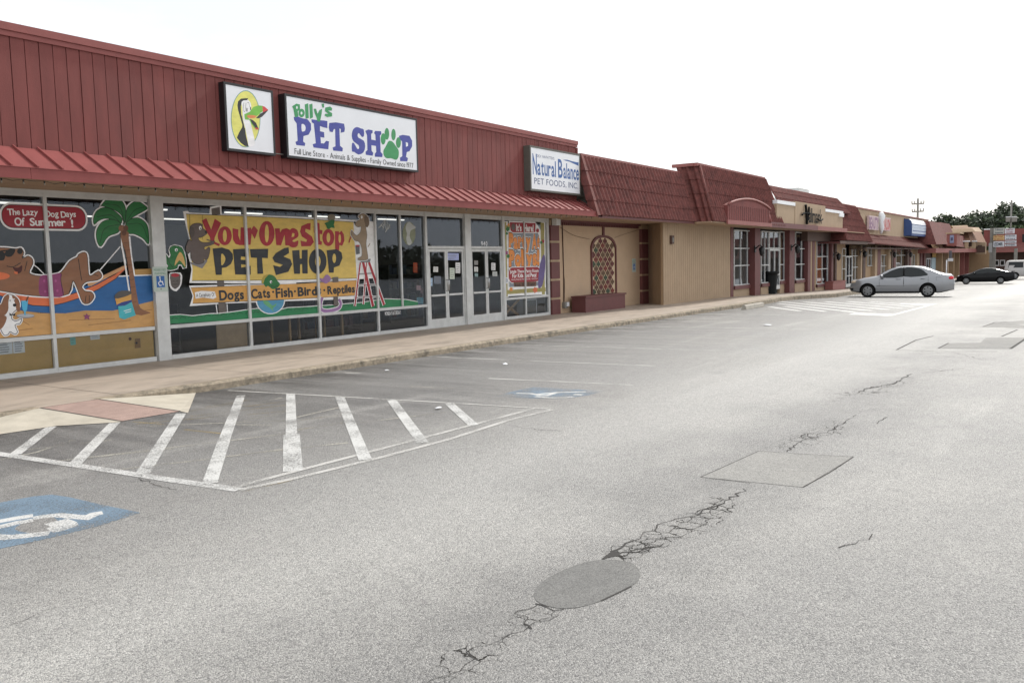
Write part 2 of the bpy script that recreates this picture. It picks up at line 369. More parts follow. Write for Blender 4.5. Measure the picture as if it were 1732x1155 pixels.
class Art:
    """flat lettering and painting on a real plane: a wall (X,Z at a given Y) or the ground (X,Y)"""
    def __init__(self, Y=None, ground=False, step=.00009):
        self.Y = Y; self.gd = ground; self.k = 1; self.mb = MB(); self.T = (0, 0, 1); self.step = step
    def P(self, q):
        x = self.T[0]+q[0]/self.T[2]; y = self.T[1]+q[1]/self.T[2]
        if self.gd: p = gr(x, y); return Vector((p.x, p.y))
        p = aY(x, y, self.Y); return Vector((p.x, p.z))
    def L(self, p):
        if self.gd: return (p.x, p.y, g(p.x)+.0022+self.k*self.step*.12)
        return (p.x, self.Y-self.k*self.step, p.y)
    def fill2(self, pts, m):
        self.mb.poly([self.L(p) for p in pts], m); self.k += 1
    def fill(self, pts, m, sm=0):
        p = [self.P(q) for q in pts]
        if sm: p = smooth_closed([(a.x, a.y) for a in p], sm)
        self.fill2(p, m)
    def line2(self, p, w, m, w2=None):
        p = [Vector(a) for a in p]; n = len(p); l = []; r = []
        for i in range(n):
            a, b, c = p[max(i-1, 0)], p[i], p[min(i+1, n-1)]
            d1 = (b-a).normalized() if i > 0 else (c-b).normalized(); d2 = (c-b).normalized() if i < n-1 else d1
            d = (d1+d2); d = d.normalized() if d.length > 1e-6 else d1
            nn = Vector((-d.y, d.x)); sc_ = 1/max(.5, abs(nn.dot(Vector((-d1.y, d1.x)))))
            ww = w if w2 is None else w+(w2-w)*i/(n-1)
            l.append(b+nn*ww/2*sc_); r.append(b-nn*ww/2*sc_)
        vs = [self.L(q) for q in l]+[self.L(q) for q in r]
        self.mb.add(vs, [(i, i+1, n+i+1, n+i) for i in range(n-1)], m); self.k += 1
    def line(self, pts, w, m, sm=0, w2=None, closed=False):
        if closed: pts = list(pts)+[pts[0]]
        p = [self.P(q) for q in pts]
        if sm: p = smooth_open([(a.x, a.y) for a in p], sm)
        self.line2(p, w, m, w2)
    def ell(self, cx, cy, rx, ry, m, n=22):
        self.fill([(cx+rx*cos(2*pi*i/n), cy+ry*sin(2*pi*i/n)) for i in range(n)], m)
    def text(self, txt, x0, x1, z0, z1, m, bold=.02, jit=0.0, rot=0.0, gap=.10, low=False, seed=1, flip=False, hs=1.0):
        """letters fitted into the rectangle x0..x1, z0..z1 (baseline..cap height) in plane coordinates"""
        rnd = random.Random(seed); items = []; x = 0; H = .73
        for ch in txt:
            if ch == ' ': x += .30; continue
            vs, fs = glyph(ch, bold)
            a = min(v[0] for v in vs); b = max(v[0] for v in vs)
            items.append((x, a, b, vs, fs)); x += (b-a)+gap
        tot = max(x-gap, .01); sx = (x1-x0)/tot; sz = (z1-z0)/H
        for X, a, b, vs, fs in items:
            dz = rnd.uniform(-jit, jit)*(z1-z0); an = rnd.uniform(-rot, rot); sc2 = 1+rnd.uniform(0, jit)
            mx_, mz_ = x0+(X+(b-a)/2)*sx, z0+(z1-z0)/2
            pts = []
            for v in vs:
                px_ = x0+(X+v[0]-a)*sx-mx_; pz = z0+v[1]*sz*hs-mz_
                px_ *= sc2; pz *= sc2
                pts.append(Vector((mx_+px_*cos(an)-pz*sin(an), mz_+dz+px_*sin(an)+pz*cos(an))))
            self.mb.add([self.L(p) for p in pts], fs, m)
        self.k += 1
    def ptext(self, txt, p0, p1, m, **kw):
        """p0 = photo position of the top-left, p1 = of the bottom-right of the word"""
        a = self.P(p0); b = self.P(p1); self.text(txt, a.x, b.x, b.y, a.y, m, **kw)
    def build(self, name, parent=None): return self.mb.build(name, parent)

# ================================================================ SETTING: ground
mb = MB()
xs = [-400, -60, -20] + [i*2.0 for i in range(-5, 66)] + [150, 200, 400, 900, 2500]
ys = [-1200, -300, -60, -20, 0, 5, 9.0, 40, 300, 1200]
vs = [(x, y, g(x)) for x in xs for y in ys]; ny = len(ys)
mb.add(vs, [(i*ny+j, (i+1)*ny+j, (i+1)*ny+j+1, i*ny+j+1) for i in range(len(xs)-1) for j in range(ny-1)], M['asph'])
tag(mb.build('asphalt_lot'), kind='structure')

# sidewalk slab with kerb face (gap for the ramp between RX0 and RX1)
def ky(x): return lerp([(-10, 10.75), (34, 10.78), (36.5, 11.0), (38.5, 11.1), (41, 10.75), (43.5, 10.5), (47, 10.9), (60, 11.3), (130, 11.3)], x)
rA, rB = aZ(62, 689, .12).x, aZ(165, 675, .12).x
mb = MB()
xs = sorted([-10, -6, 0, 2, 4, rA, rB] + [7+i for i in range(0, 32)] + [38.4, 39.2, 40.3, 41, 42, 43, 44] + [46+i*4 for i in range(0, 22)])
top = [(x, ky(x)+.03, s(x)) for x in xs]; n = len(xs)
wav = [random.uniform(-.012, .012) for _ in xs]
back = [(x, 16, s(x)) for x in xs]
mb.add(top+back, [(i, i+1, n+i+1, n+i) for i in range(n-1)], M['walk'])
tag(mb.build('sidewalk'), kind='structure')
mb = MB(); jr = random.Random(4)
for i in range(14):
    x = 1.6+i*2.45+jr.uniform(-.1, .1)
    if x < 35: mb.add([(x, 10.80, s(x)+.004), (x+.012, 10.80, s(x)+.004), (x+.012, 14.30, s(x)+.004), (x, 14.30, s(x)+.004)], [(0, 1, 2, 3)], mat('joint_grey', (.17, .145, .12), .9))
tag(mb.build('sidewalk_joint'), kind='structure')
mb = MB()
for i in range(n-1):
    x0, x1 = xs[i], xs[i+1]
    if abs(x0-rA) < 1e-4: continue
    if x0 > 84: continue
    a = .12
    def sec(x, k):
        y = ky(x)+wav[k]; return [(x, y-.012, g(x)-.05), (x, y, s(x)-.03), (x, y+.03, s(x)+.002), (x, y+.17, s(x)+.003)]
    A, B = sec(x0, i), sec(x1, i+1)
    mb.add(A+B, [(j, 4+j, 5+j, j+1) for j in range(3)], M['kerb'])
tag(mb.build('kerb'), kind='structure')
# kerb ramp: sloped textured slab with light flares
mb = MB()
z0 = .006
a, b = aZ(62, 689, .12), aZ(165, 675, .12)
a.y = b.y = ky(6)+.0; a.z = b.z = .122
c, d = gr(305, 696), gr(205, 713); c.z = d.z = z0
a2 = a-Vector((0, 0, 0)); mb.quad(d, c, b, a, M['pink'])
fr = [b, c, gr(318, 699)+Vector((0, 0, z0)), gr(336, 665.5)+Vector((0, 0, z0))]
fr[3].y = ky(7)-.02
mb.add(fr, [(0, 1, 2, 3)], M['ramp'])
e0 = Vector((a.x-1.45, ky(4)-.02, z0)); e1 = Vector((a.x-1.2, d.y+.55, z0)); e2 = gr(94, 721)+Vector((0, 0, z0))
mb.add([a, e0, e1, e2, gr(203, 714.5)+Vector((0, 0, z0)), d], [(0, 1, 2, 3, 4, 5)], M['ramp'])
for p, q in ((a, d), (b, c)):
    nrm = Vector((.012, 0, 0)); up_ = Vector((0, 0, .002))
    mb.quad(p-nrm+up_, q-nrm+up_, q+nrm+up_, p+nrm+up_, M['crack'])
tag(mb.build('kerb_ramp'), kind='structure')

# painted markings
A = Art(ground=True, step=.0005)
W = M['wpaint']; F = M['wfaint']; Gh = M['wghost']
for q in (((0, 605), (210, 560), (420, 490)), ((160, 545), (640, 490)), ((500, 590), (1640, 455)), ((640, 665), (1200, 600), (1640, 540)), ((1300, 400), (1560, 405)), ((860, 410), (1640, 378)), ((1300, 585), (2000, 505)), ((330, 610), (1000, 540))):
    A.T = (0, 600, 3.398); A.line(q, .05, Gh)
M['tghost'] = worn_paint('ghost_tan_paint', (.42, .34, .19), .47, .10)
for q in (((1060, 330), (1400, 270)), ((1090, 355), (1640, 290)), ((780, 400), (1350, 345)), ((1060, 430), (1290, 455)), ((1400, 300), (1690, 262)), ((1420, 345), (1690, 320)), ((760, 385), (1000, 405)), ((1180, 300), (1420, 262)), ((1700, 380), (2000, 340)), ((1710, 430), (2050, 385)), ((1400, 790), (1900, 660))): A.line(q, .045, M['tghost'])
A.T = (400, 560, 3.093)
for q in (((0, 395), (240, 350)), ((30, 470), (250, 430)), ((300, 455), (560, 395)), ((320, 520), (600, 470)), ((640, 480), (1100, 425)), ((900, 290), (1160, 300)), ((540, 215), (640, 218))): A.line(q, .05, Gh)
A.T = (0, 0, 1)
A.line([(-260, 725), (0, 768), (200, 798), (300, 813.5), (405, 828.5)], .115, W)
A.line([(385, 660.5), (520, 668), (760, 681.5), (930, 692)], .06, F)
A.line([(394, 825), (500, 797), (700, 745), (904, 691)], .07, F)
A.line([(405, 829), (500, 809), (640, 775), (760, 743), (860, 711), (934, 693)], .07, F)
for a_, b_, w_ in (((86.8, 722), (25, 769), .115), ((194, 715.4), (126.5, 785.4), .12), ((306, 700), (241, 801.6), .125), ((407.6, 669), (380, 742), .12), ((491.5, 666), (493, 735), .12), ((574.6, 671.5), (618, 778), .12), ((662.5, 677), (715, 749), .12), ((759, 682), (801, 719.5), .115)):
    A.line([a_, b_], w_, W)
A.line([(380, 742), (354.6, 817.8)], .125, W); A.line([(493, 735), (495.5, 797)], .17, M['wpaint'])
tag(A.build('hatch_marking'), kind='structure')
A = Art(ground=True, step=.0006)
A.line([(725, 603), (945, 612.5), (1110, 619)], .08, F)
A.line([(826, 640), (960, 646), (1071, 651.4)], .075, F)
dirv = Vector((.0875, -1))
for i in range(1, 9):
    x = 12.75+i*2.72; p = Vector((x-.05, 10.3)); ln = 4.6
    A.line2([p, p+dirv*ln*.5, p+dirv*ln], .075, F if i % 2 else Gh)
A.line([(1185, 531), (1320, 532.5)], .12, W)
A.line([(582, 631), (610, 632)], .09, F)
for q in ((-3.2, 0), (-6.0, 0)):
    p = Vector((q[0], 10.3)); A.line2([p, p+dirv*5], .09, W)
tag(A.build('parking_line'), kind='structure')
A = Art(ground=True, step=.0008); A.T = (1200, 480, 3.256)
for a_, b_ in (((330, 127), (500, 150)), ((410, 124), (640, 153)), ((375, 108), (800, 157)), ((385, 98), (900, 150)), ((520, 100), (985, 142)), ((640, 99), (1060, 135)), ((760, 98), (1130, 127)), ((880, 99), (1180, 119))): A.line([a_, b_], .20, M['wfresh'])
A.fill([(765, 169), (980, 179), (1008, 166), (800, 160)], M['wfresh']); A.fill([(1050, 107), (1245, 109), (1210, 118), (1060, 114)], M['wfresh'])
A.line([(990, 177), (1245, 110)], .14, M['wfresh'])
tag(A.build('far_hatch_marking'), kind='structure')
# accessible bay symbols
A = Art(ground=True, step=.0006)
q = [gr(240, 867), gr(86, 836.5)]
c1, c0 = Vector((q[0].x, q[0].y)), Vector((q[1].x, q[1].y))      # right corner, top corner
A.fill([(88, 836.5), (118, 841), (170, 853), (238, 867), (165, 890), (80, 911), (0, 928), (-60, 939), (-190, 905), (-80, 871), (0, 850), (56, 839.5)], M['bpaint'])
A.fill([(50, 880), (85, 873), (100, 885), (92, 895), (60, 902), (25, 895)], M['asph'], 4)
A.T = (0, 600, 3.398)
A.line([(-100, 975), (10, 955), (100, 938), (190, 925)], .10, W)
A.line([(-60, 1000), (20, 985), (100, 965), (190, 950)], .10, W)
A.line([(190, 940), (250, 930), (330, 921), (420, 930), (500, 936), (545, 915), (590, 908)], .10, W)
A.line([(320, 957), (370, 975), (375, 985), (330, 1000), (285, 1010)], .16, W)
A.line([(285, 1025), (150, 1040), (40, 1050), (-60, 1045), (-150, 1020)], .11, W)
A.T = (0, 0, 1); A.fill([(-95, 895), (-70, 890), (-60, 897), (-85, 903)], W, 3)
tag(A.build('accessible_bay_symbol'), kind='structure')
A = Art(ground=True, step=.0006)
A.T = (780, 600, 5.248)
A.fill([(300, 371), (440, 330), (640, 288), (900, 300), (1275, 322), (1120, 362), (900, 398), (600, 388)], M['bfaint'])
A.line([(490, 342), (620, 345), (690, 358), (760, 362), (850, 335), (1000, 332), (1105, 330)], .07, W)
A.line([(650, 355), (740, 345), (850, 335)], .07, W)
A.line([(660, 370), (780, 382), (900, 382), (1000, 374)], .08, W)
A.line([(1000, 352), (1075, 356)], .10, W)
tag(A.build('accessible_bay_symbol_far'), kind='structure')

# asphalt patches, cracks
A = Art(ground=True, step=.0006)
A.fill([(1185, 806.8), (1283.4, 762.8), (1443.6, 772.6), (1358, 824)], M['patch2'])
A.line([(1185, 806.8), (1230, 787), (1283.4, 762.8)], .010, M['crack']); A.line([(1283.4, 762.8), (1360, 768), (1443.6, 772.6)], .009, M['crack'])
A.line([(1443.6, 772.6), (1405, 798), (1358, 824)], .011, M['crack']); A.line([(1185, 806.8), (1270, 817)], .006, M['crack'])
tag(A.build('square_patch'), kind='structure')
A = Art(ground=True, step=.0006); A.T = (760, 700, 2.3405)
A.fill([(335, 715), (360, 672), (430, 628), (520, 592), (600, 577), (680, 580), (735, 598), (755, 635), (740, 668), (680, 700), (600, 740), (500, 767), (420, 767), (355, 747)], M['patch'], 3)
A.line([(600, 740), (660, 712), (720, 682)], .012, M['crack'])
tag(A.build('oval_patch'), kind='structure')
A = Art(ground=True, step=.0006); A.T = (1500, 480, 7.466)
A.fill([(650, 815), (780, 750), (1180, 745), (1250, 680), (1760, 680), (1740, 700), (1560, 822)], M['patch2'])
A.fill([(1210, 545), (1350, 497), (1760, 462), (1760, 556)], M['patch2'])
A.line([(120, 835), (370, 710), (590, 660)], .03, M['crack']); A.line([(120, 835), (560, 850), (1000, 856), (1400, 856)], .018, M['crack'])
A.line([(650, 815), (780, 750)], .03, M['crack']); A.line([(650, 816), (1150, 818)], .02, M['crack']); A.line([(1560, 822), (1760, 690)], .05, M['crack'])
A.line([(1450, 665), (1650, 580)], .035, M['crack']); A.line([(1500, 552), (1760, 556)], .045, M['crack']); A.line([(1210, 543), (1360, 490), (1530, 480)], .03, M['crack'])
tag(A.build('far_patch'), kind='structure')
# crack network: edges of a Delaunay/Voronoi net inside bands along the joint
def web_material():
    m = bpy.data.materials.new('crack_web'); m.use_nodes = True; q = m.node_tree; n = q.nodes.new; l = q.links.new; b = q.nodes['Principled BSDF']
    b.inputs['Base Color'].default_value = (.04, .038, .035, 1); b.inputs['Roughness'].default_value = .95; b.inputs['Specular IOR Level'].default_value = .1
    c = n('ShaderNodeTexCoord'); at = n('ShaderNodeAttribute'); at.attribute_name = 'fade'
    w1 = n('ShaderNodeTexNoise'); w1.inputs['Scale'].default_value = 14; w1.inputs['Detail'].default_value = 4; l(c.outputs['Object'], w1.inputs['Vector'])
    sb = n('ShaderNodeVectorMath'); sb.operation = 'SUBTRACT'; sb.inputs[1].default_value = (.5, .5, .5); l(w1.outputs['Color'], sb.inputs[0])
    sc_ = n('ShaderNodeVectorMath'); sc_.operation = 'SCALE'; sc_.inputs['Scale'].default_value = .09; l(sb.outputs[0], sc_.inputs[0])
    ad = n('ShaderNodeVectorMath'); ad.operation = 'ADD'; l(c.outputs['Object'], ad.inputs[0]); l(sc_.outputs[0], ad.inputs[1])
    fl = n('ShaderNodeVectorMath'); fl.operation = 'MULTIPLY'; fl.inputs[1].default_value = (1, 1, 0); l(ad.outputs[0], fl.inputs[0])
    v = n('ShaderNodeTexVoronoi'); v.feature = 'DISTANCE_TO_EDGE'; v.inputs['Scale'].default_value = 8.5; l(fl.outputs[0], v.inputs['Vector'])
    v2 = n('ShaderNodeTexVoronoi'); v2.feature = 'DISTANCE_TO_EDGE'; v2.inputs['Scale'].default_value = 17; l(fl.outputs[0], v2.inputs['Vector'])
    nn = n('ShaderNodeTexNoise'); nn.inputs['Scale'].default_value = 3.2; nn.inputs['Detail'].default_value = 3; l(c.outputs['Object'], nn.inputs['Vector'])
    def M_(op, a, b_=0.0):
        k = n('ShaderNodeMath'); k.operation = op; k.use_clamp = False
        for i_, z_ in enumerate((a, b_)):
            if isinstance(z_, (int, float)): k.inputs[i_].default_value = z_
            else: l(z_, k.inputs[i_])
        return k.outputs[0]
    wd = M_('MULTIPLY', M_('SUBTRACT', M_('ADD', at.outputs['Fac'], M_('MULTIPLY', nn.outputs['Fac'], 1.3)), .95), .046)
    wd2 = M_('MULTIPLY', M_('SUBTRACT', M_('ADD', at.outputs['Fac'], nn.outputs['Fac']), 1.12), .045)
    hit = M_('MAXIMUM', M_('LESS_THAN', v.outputs['Distance'], wd), M_('LESS_THAN', v2.outputs['Distance'], wd2))
    tr = n('ShaderNodeBsdfTransparent'); ms = n('ShaderNodeMixShader'); l(hit, ms.inputs[0]); l(tr.outputs[0], ms.inputs[1]); l(b.outputs[0], ms.inputs[2]); l(ms.outputs[0], q.nodes['Material Output'].inputs[0]); return m
M['web'] = web_material()
def web(T, pts, half, strength=1.0):
    P_ = []
    for x, y in pts: p_ = gr(T[0]+x/T[2], T[1]+y/T[2]); P_.append((p_.x, p_.y))
    P_ = smooth_open(P_, 4); n_ = len(P_); vs = []; fd = []
    for i_, p_ in enumerate(P_):
        d_ = (P_[min(i_+1, n_-1)]-P_[max(i_-1, 0)]).normalized(); pr = Vector((-d_.y, d_.x)); e_ = min(1, i_/2.5, (n_-1-i_)/2.5)
        for k_, f_ in ((-1, 0), (-.35, .8), (.35, .8), (1, 0)):
            hh = half*U(.8, 1.15) if abs(k_) == 1 else half
            q_ = p_+pr*k_*hh; vs.append((q_.x, q_.y, g(q_.x)+.0018)); fd.append(f_*e_*strength)
    me = bpy.data.meshes.new('crack_web'); me.from_pydata(vs, [], [(i_*4+j_, i_*4+j_+1, i_*4+j_+5, i_*4+j_+4) for i_ in range(n_-1) for j_ in range(3)])
    a_ = me.attributes.new('fade', 'FLOAT', 'POINT'); a_.data.foreach_set('value', fd); me.materials.append(M['web']); o_ = bpy.data.objects.new('crack_web', me); col.objects.link(o_); o_['kind'] = 'structure'
T_ = (760, 700, 2.3405)
web(T_, [(600, 585), (690, 545), (780, 510), (870, 475), (960, 425), (1060, 375), (1180, 310)], .22, .9)
web(T_, [(380, 745), (330, 800), (250, 850), (150, 900), (60, 990), (-60, 1070), (-200, 1160)], .20, .6)
web(T_, [(1320, 160), (1400, 100), (1500, 65), (1620, 0)], .30, .7)
web((1200, 480, 3.256), [(760, 670), (830, 600), (950, 565), (1050, 535), (1120, 495)], .45, .6)
web((1200, 480, 3.256), [(1240, 378), (1400, 390), (1540, 430), (1600, 470)], .7, .4)
A = Art(ground=True, step=.0002)
def crack_path(pts, w, amp=.03, w2=None):
    p = [A.P(q) for q in pts]; o = []
    for a_, b_ in zip(p, p[1:]):
        n_ = max(2, int((b_-a_).length/.055)); d_ = (b_-a_); pr = Vector((-d_.y, d_.x)).normalized()
        for i in range(n_): o.append(a_+d_*(i/n_)+pr*random.gauss(0, amp)*(.6 if i else .2))
    o.append(p[-1]); i = 0
    while i < len(o)-2:
        A.line2(o[i:i+3], w*.8*U(.3, 1.25), M['crack']); i += 2
A.T = (760, 700, 2.3405)
crack_path([(610, 575), (650, 545), (690, 525), (760, 480), (850, 430), (950, 405), (1050, 365), (1180, 290)], .016)
crack_path([(660, 560), (740, 545), (870, 520)], .010); crack_path([(690, 540), (760, 548), (850, 512)], .010)
A.fill([(600, 577), (622, 558), (650, 541), (676, 552), (672, 562), (640, 566)], M['crack'])
crack_path([(350, 750), (300, 775), (262, 790), (290, 830), (325, 852)], .013); crack_path([(350, 748), (385, 765), (455, 772)], .012); crack_path([(300, 860), (390, 815), (460, 775)], .011)
crack_path([(300, 860), (200, 890), (100, 925), (60, 990), (-60, 1050), (-220, 1130)], .008)
crack_path([(1338, 150), (1400, 105), (1500, 70), (1610, 5)], .012)
crack_path([(1690, 40), (1740, 10)], .014); crack_path([(1540, 530), (1620, 500), (1700, 470)], .008)
A.T = (1200, 480, 3.256)
crack_path([(820, 600), (850, 580), (950, 560), (1020, 550), (1060, 520), (1120, 495)], .024); crack_path([(1180, 490), (1420, 465)], .015)
crack_path([(1240, 380), (1340, 378), (1500, 420), (1540, 415)], .014)
A.T = (0, 0, 1)
crack_path([(228, 803), (262, 820), (300, 828)], .012); crack_path([(18, 1057), (60, 1040), (112, 1021)], .007, .01); crack_path([(860, 720), (905, 727), (950, 729)], .010)
crack_path([(540, 1004), (568, 1002)], .005)
tag(A.build('pavement_crack'), kind='structure')

# ================================================================ PET SHOP
YG, YS, YE = 14.41, 13.4, 12.69          # glass line, upper siding, eave
X0, X1 = -3.0, 23.30
pet = empty('pet_shop', (10, YG, .12), 'long pet shop with red vertical siding, seamed red metal awning and tall aluminium framed windows', 'shop building')
# upper siding: vertical boards with real grooves
ZT, ZB = 5.40, 3.60
mb = MB(); pitch = .2105; x = 6.617-.2105*45; i = 0
random.seed(11)
while x < X1:
    xe = min(x+pitch, X1); gk = .012; dy = U(-.003, .003)
    mb.box(x+gk/2, xe-gk/2, YS-.02+dy, YS+.1, ZB, ZT, M['side']); x = xe
mb.box(X0, X1-.01, YS+.005, YS+.12, ZB+.005, ZT-.005, M['purple'])
mb.box(X0, X0+.1, YS+.12, 30, ZB-.4, ZT-.02, M['side']); mb.box(X1-.1, X1-.004, YS+.12, 30, ZB-.4, ZT-.02, M['side'])
mb.build('siding', pet)
mb = MB()
mb.box(X0-.05, X1+.06, YS-.07, YS+.22, ZT-.05, ZT+.062, M['cap'])
mb.box(X0-.04, X1+.05, YS-.045, YS-.021, ZT-.13, ZT-.051, M['cap'])
mb.hexa([(X1+.005, YS-.06, ZT-.45), (X1+.05, YS-.06, ZT-.45), (X1+.05, YS+.1, ZT-.45), (X1+.005, YS+.1, ZT-.45)], [(X1+.005, YS-.06, ZT-.14), (X1+.05, YS-.06, ZT-.14), (X1+.05, YS+.1, ZT-.14), (X1+.005, YS+.1, ZT-.14)], M['cap'])
mb.build('parapet_cap', pet)
mb = MB(); mb.box(X0, X1, YS+.23, 30, ZT-.5, ZT-.42, M['roof']); mb.box(X0, X1, 29.9, 30, -.1, ZT-.43, M['tan']); mb.box(X0-.02, X0+.2, YG-.1, 29.89, -.1, 3.2, M['tan']); mb.build('flat_roof', pet)
# awning: sloped sheet, standing seams, fascia
ZA, ZF = 3.66, 3.285
aw = MB(); aw.hexa([(X0, YE, ZF-.02), (X1+.3, YE, ZF-.02), (X1-.02, YS-.03, ZA-.02), (X0, YS-.03, ZA-.02)], [(X0, YE, ZF), (X1+.3, YE, ZF), (X1-.02, YS-.03, ZA), (X0, YS-.03, ZA)], M['metal'])
awo = aw.build('awning', pet)
x = 6.545-.366*26
while x < X1+.2:
    xx = x+U(-.006, .006)
    seam = MB(); seam.hexa([(xx-.012, YE-.01, ZF+.001), (xx+.012, YE-.01, ZF+.001), (xx+.012, YS-.035, ZA+.001), (xx-.012, YS-.035, ZA+.001)], [(xx-.01, YE-.01, ZF+.036), (xx+.01, YE-.01, ZF+.036), (xx+.01, YS-.035, ZA+.036), (xx-.01, YS-.035, ZA+.036)], M['metal'])
    seam.build('standing_seam', awo)
    x += .366
mb = MB()
for a_, b_ in ((X0, 6.42), (6.425, 14.2), (14.205, X1+.3)): mb.box(a_, b_, YE-.03, YE-.002, 3.125+U(0, .006), ZF-.004, M['metal'])
mb.box(X0, X1+.3, YE-.04, YE+.0, ZF-.003, ZF+.006, M['metal'])
mb.build('fascia', pet)
mb = MB(); mb.box(X0, X1+.25, YE+.001, YG+.3, 3.15, 3.19, M['soffit']); mb.box(X0, X1-.1, YG-.04, YG+.1, 3.085, 3.149, M['alu']); mb.build('soffit', pet)
# frames and panes
def bar(mb, x0, x1, z0, z1, y0=YG-.05, y1=YG+.06, m=None): mb.box(x0, x1, y0, y1, z0, z1, m or M['alu'])
ZSILL0, ZSILL1, ZR0, ZR1, ZH = .123, .205, .70, .765, 3.085
def bay(x0, x1, mull=None, rail=True, z_low=True, board=False):
    """one storefront bay: frame mesh with its panes as sub-parts"""
    f = MB(); bar(f, x0-.028, x0+.028, ZSILL0, ZH)
    bar(f, x0+.0285, x1-.0285, ZSILL0, ZSILL1, YG-.055, YG+.055); bar(f, x0+.0285, x1-.0285, ZH-.05, ZH-.001, YG-.045, YG+.055)
    bar(f, x0+.0285, x1-.0285, ZR0, ZR1, YG-.052, YG+.055)
    if mull: bar(f, mull-.022, mull+.022, ZR1+.001, ZH-.051, YG-.045)
    fo = f.build('window', pet)
    for nm, za, zb in (('upper_pane', ZR1, ZH-.05), ('lower_pane', ZSILL1, ZR0)):
        if mull and nm == 'upper_pane':
            for a_, b_ in ((x0+.028, mull-.022), (mull+.022, x1-.028)):
                p = MB(); p.quad((a_, YG, za), (b_, YG, za), (b_, YG, zb), (a_, YG, zb), GLASS); p.build('pane', fo)
        else:
            p = MB(); p.quad((x0+.028, YG, za), (x1-.028, YG, za), (x1-.028, YG, zb), (x0+.028, YG, zb), GLASS); p.build('pane', fo)
    if board:
        p = MB(); p.box(x0+.03, x1-.03, YG+.02, YG+.035, ZSILL1+.001, ZR0-.001, M['ochre']); p.build('ochre_board', fo)
    return fo
for a_, b_, mm, bd in ((-.1, 1.8, None, True), (1.8, 3.7, None, True), (3.7, 5.6, None, True), (5.6, 7.48, None, True), (7.48, 9.36, None, True), (9.62, 11.51, None, False), (11.51, 13.42, None, False), (13.42, 15.32, None, False), (15.32, 17.17, 16.21, False), (20.74, 23.13, 21.83, False)):
    fo = bay(a_, b_, mm, True, True, bd)
f = MB(); bar(f, 21.83-.025, 21.83+.025, ZSILL1+.001, ZR0-.001); f.build('window', pet)
f = MB(); f.box(9.36, 9.62, YG-.09, YG+.1, .121, 3.15, M['alu']); f.build('column', pet)
f = MB(); f.box(18.80, 19.06, YG-.09, YG+.1, .121, 3.15, M['alu']); f.build('column', pet)
f = MB(); f.box(20.62, 20.72, YG-.07, YG+.1, .121, 3.15, M['alu']); f.build('column', pet)
f = MB(); f.box(17.143, 17.22, YG-.06, YG+.1, .121, 3.15, M['alu']); f.build('column', pet)
f = MB(); f.box(23.10, 23.20, YG-.06, YG+.1, .121, 3.15, M['alu']); f.build('column', pet)
# doors
def door(x0, x1, hinge, paper=None):
    z0, z1 = .14, 2.19; f = MB(); w_ = .06; y0, y1 = YG-.035, YG+.01
    bar(f, x0, x0+w_, z0, z1, y0, y1); bar(f, x1-w_, x1, z0, z1, y0, y1); bar(f, x0+w_+.0005, x1-w_-.0005, z0, z0+.22, y0+.002, y1-.002); bar(f, x0+w_+.0005, x1-w_-.0005, z1-.07, z1, y0+.002, y1-.002)
    o = f.build('door', pet)
    p = MB(); p.quad((x0+w_, YG-.012, z0+.22), (x1-w_, YG-.012, z0+.22), (x1-w_, YG-.012, z1-.07), (x0+w_, YG-.012, z1-.07), GLASS); p.build('pane', o)
    p = MB(); bar(p, x0+w_+.001, x1-w_-.001, .955, 1.005, YG-.055, YG-.02); p.build('push_bar', o)
    xx = x1-.03 if hinge == 'l' else x0+.03
    p = MB(); p.tube([(xx, YG-.036, 1.08), (xx, YG-.09, 1.10), (xx, YG-.09, 1.36), (xx, YG-.036, 1.38)], .012, M['chrome']); p.build('handle', o)
    return o
for a_, b_ in ((17.22, 18.80), (19.06, 20.62)):
    c_ = (a_+b_)/2; door(a_+.045, c_-.004, 'l'); door(c_+.004, b_-.045, 'r')
    f = MB(); bar(f, a_, a_+.04, .125, 2.2); bar(f, b_-.04, b_, .125, 2.2); bar(f, a_, b_, 2.2005, 2.27); bar(f, a_, b_, ZH-.05, ZH-.001, YG-.04); f.box(a_+.05, b_-.05, YG-.06, YG+.05, .121, .138, M['alu'])
    fo = f.build('door_frame', pet)
    p = MB(); p.quad((a_, YG, 2.27), (b_, YG, 2.27), (b_, YG, ZH-.05), (a_, YG, ZH-.05), GLASS); p.build('transom_pane', fo)
# building number over the right door
A = Art(YG-.004); p0 = A.P((813.5, 408)); p1 = A.P((824.5, 416)); A.text('940', p0.x, p1.x, p1.y, p0.y, M['white'], bold=.02); A.build('house_number', pet)
# interior shell
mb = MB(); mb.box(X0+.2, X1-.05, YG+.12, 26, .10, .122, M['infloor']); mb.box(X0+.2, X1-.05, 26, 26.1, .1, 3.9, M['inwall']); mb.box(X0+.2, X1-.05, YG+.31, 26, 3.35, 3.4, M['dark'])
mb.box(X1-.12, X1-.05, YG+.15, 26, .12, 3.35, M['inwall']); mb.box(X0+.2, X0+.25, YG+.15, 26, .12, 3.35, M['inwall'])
mb.build('shop_interior', pet)
mb = MB()
for yy in (16.2, 19.5, 22.8):
    for xx in range(0, 23, 3):
        mb = MB(); mb.box(xx, xx+1.22, yy, yy+.09, 3.31, 3.345, M['lamp_on']); mb.build('fluorescent_lamp', pet)
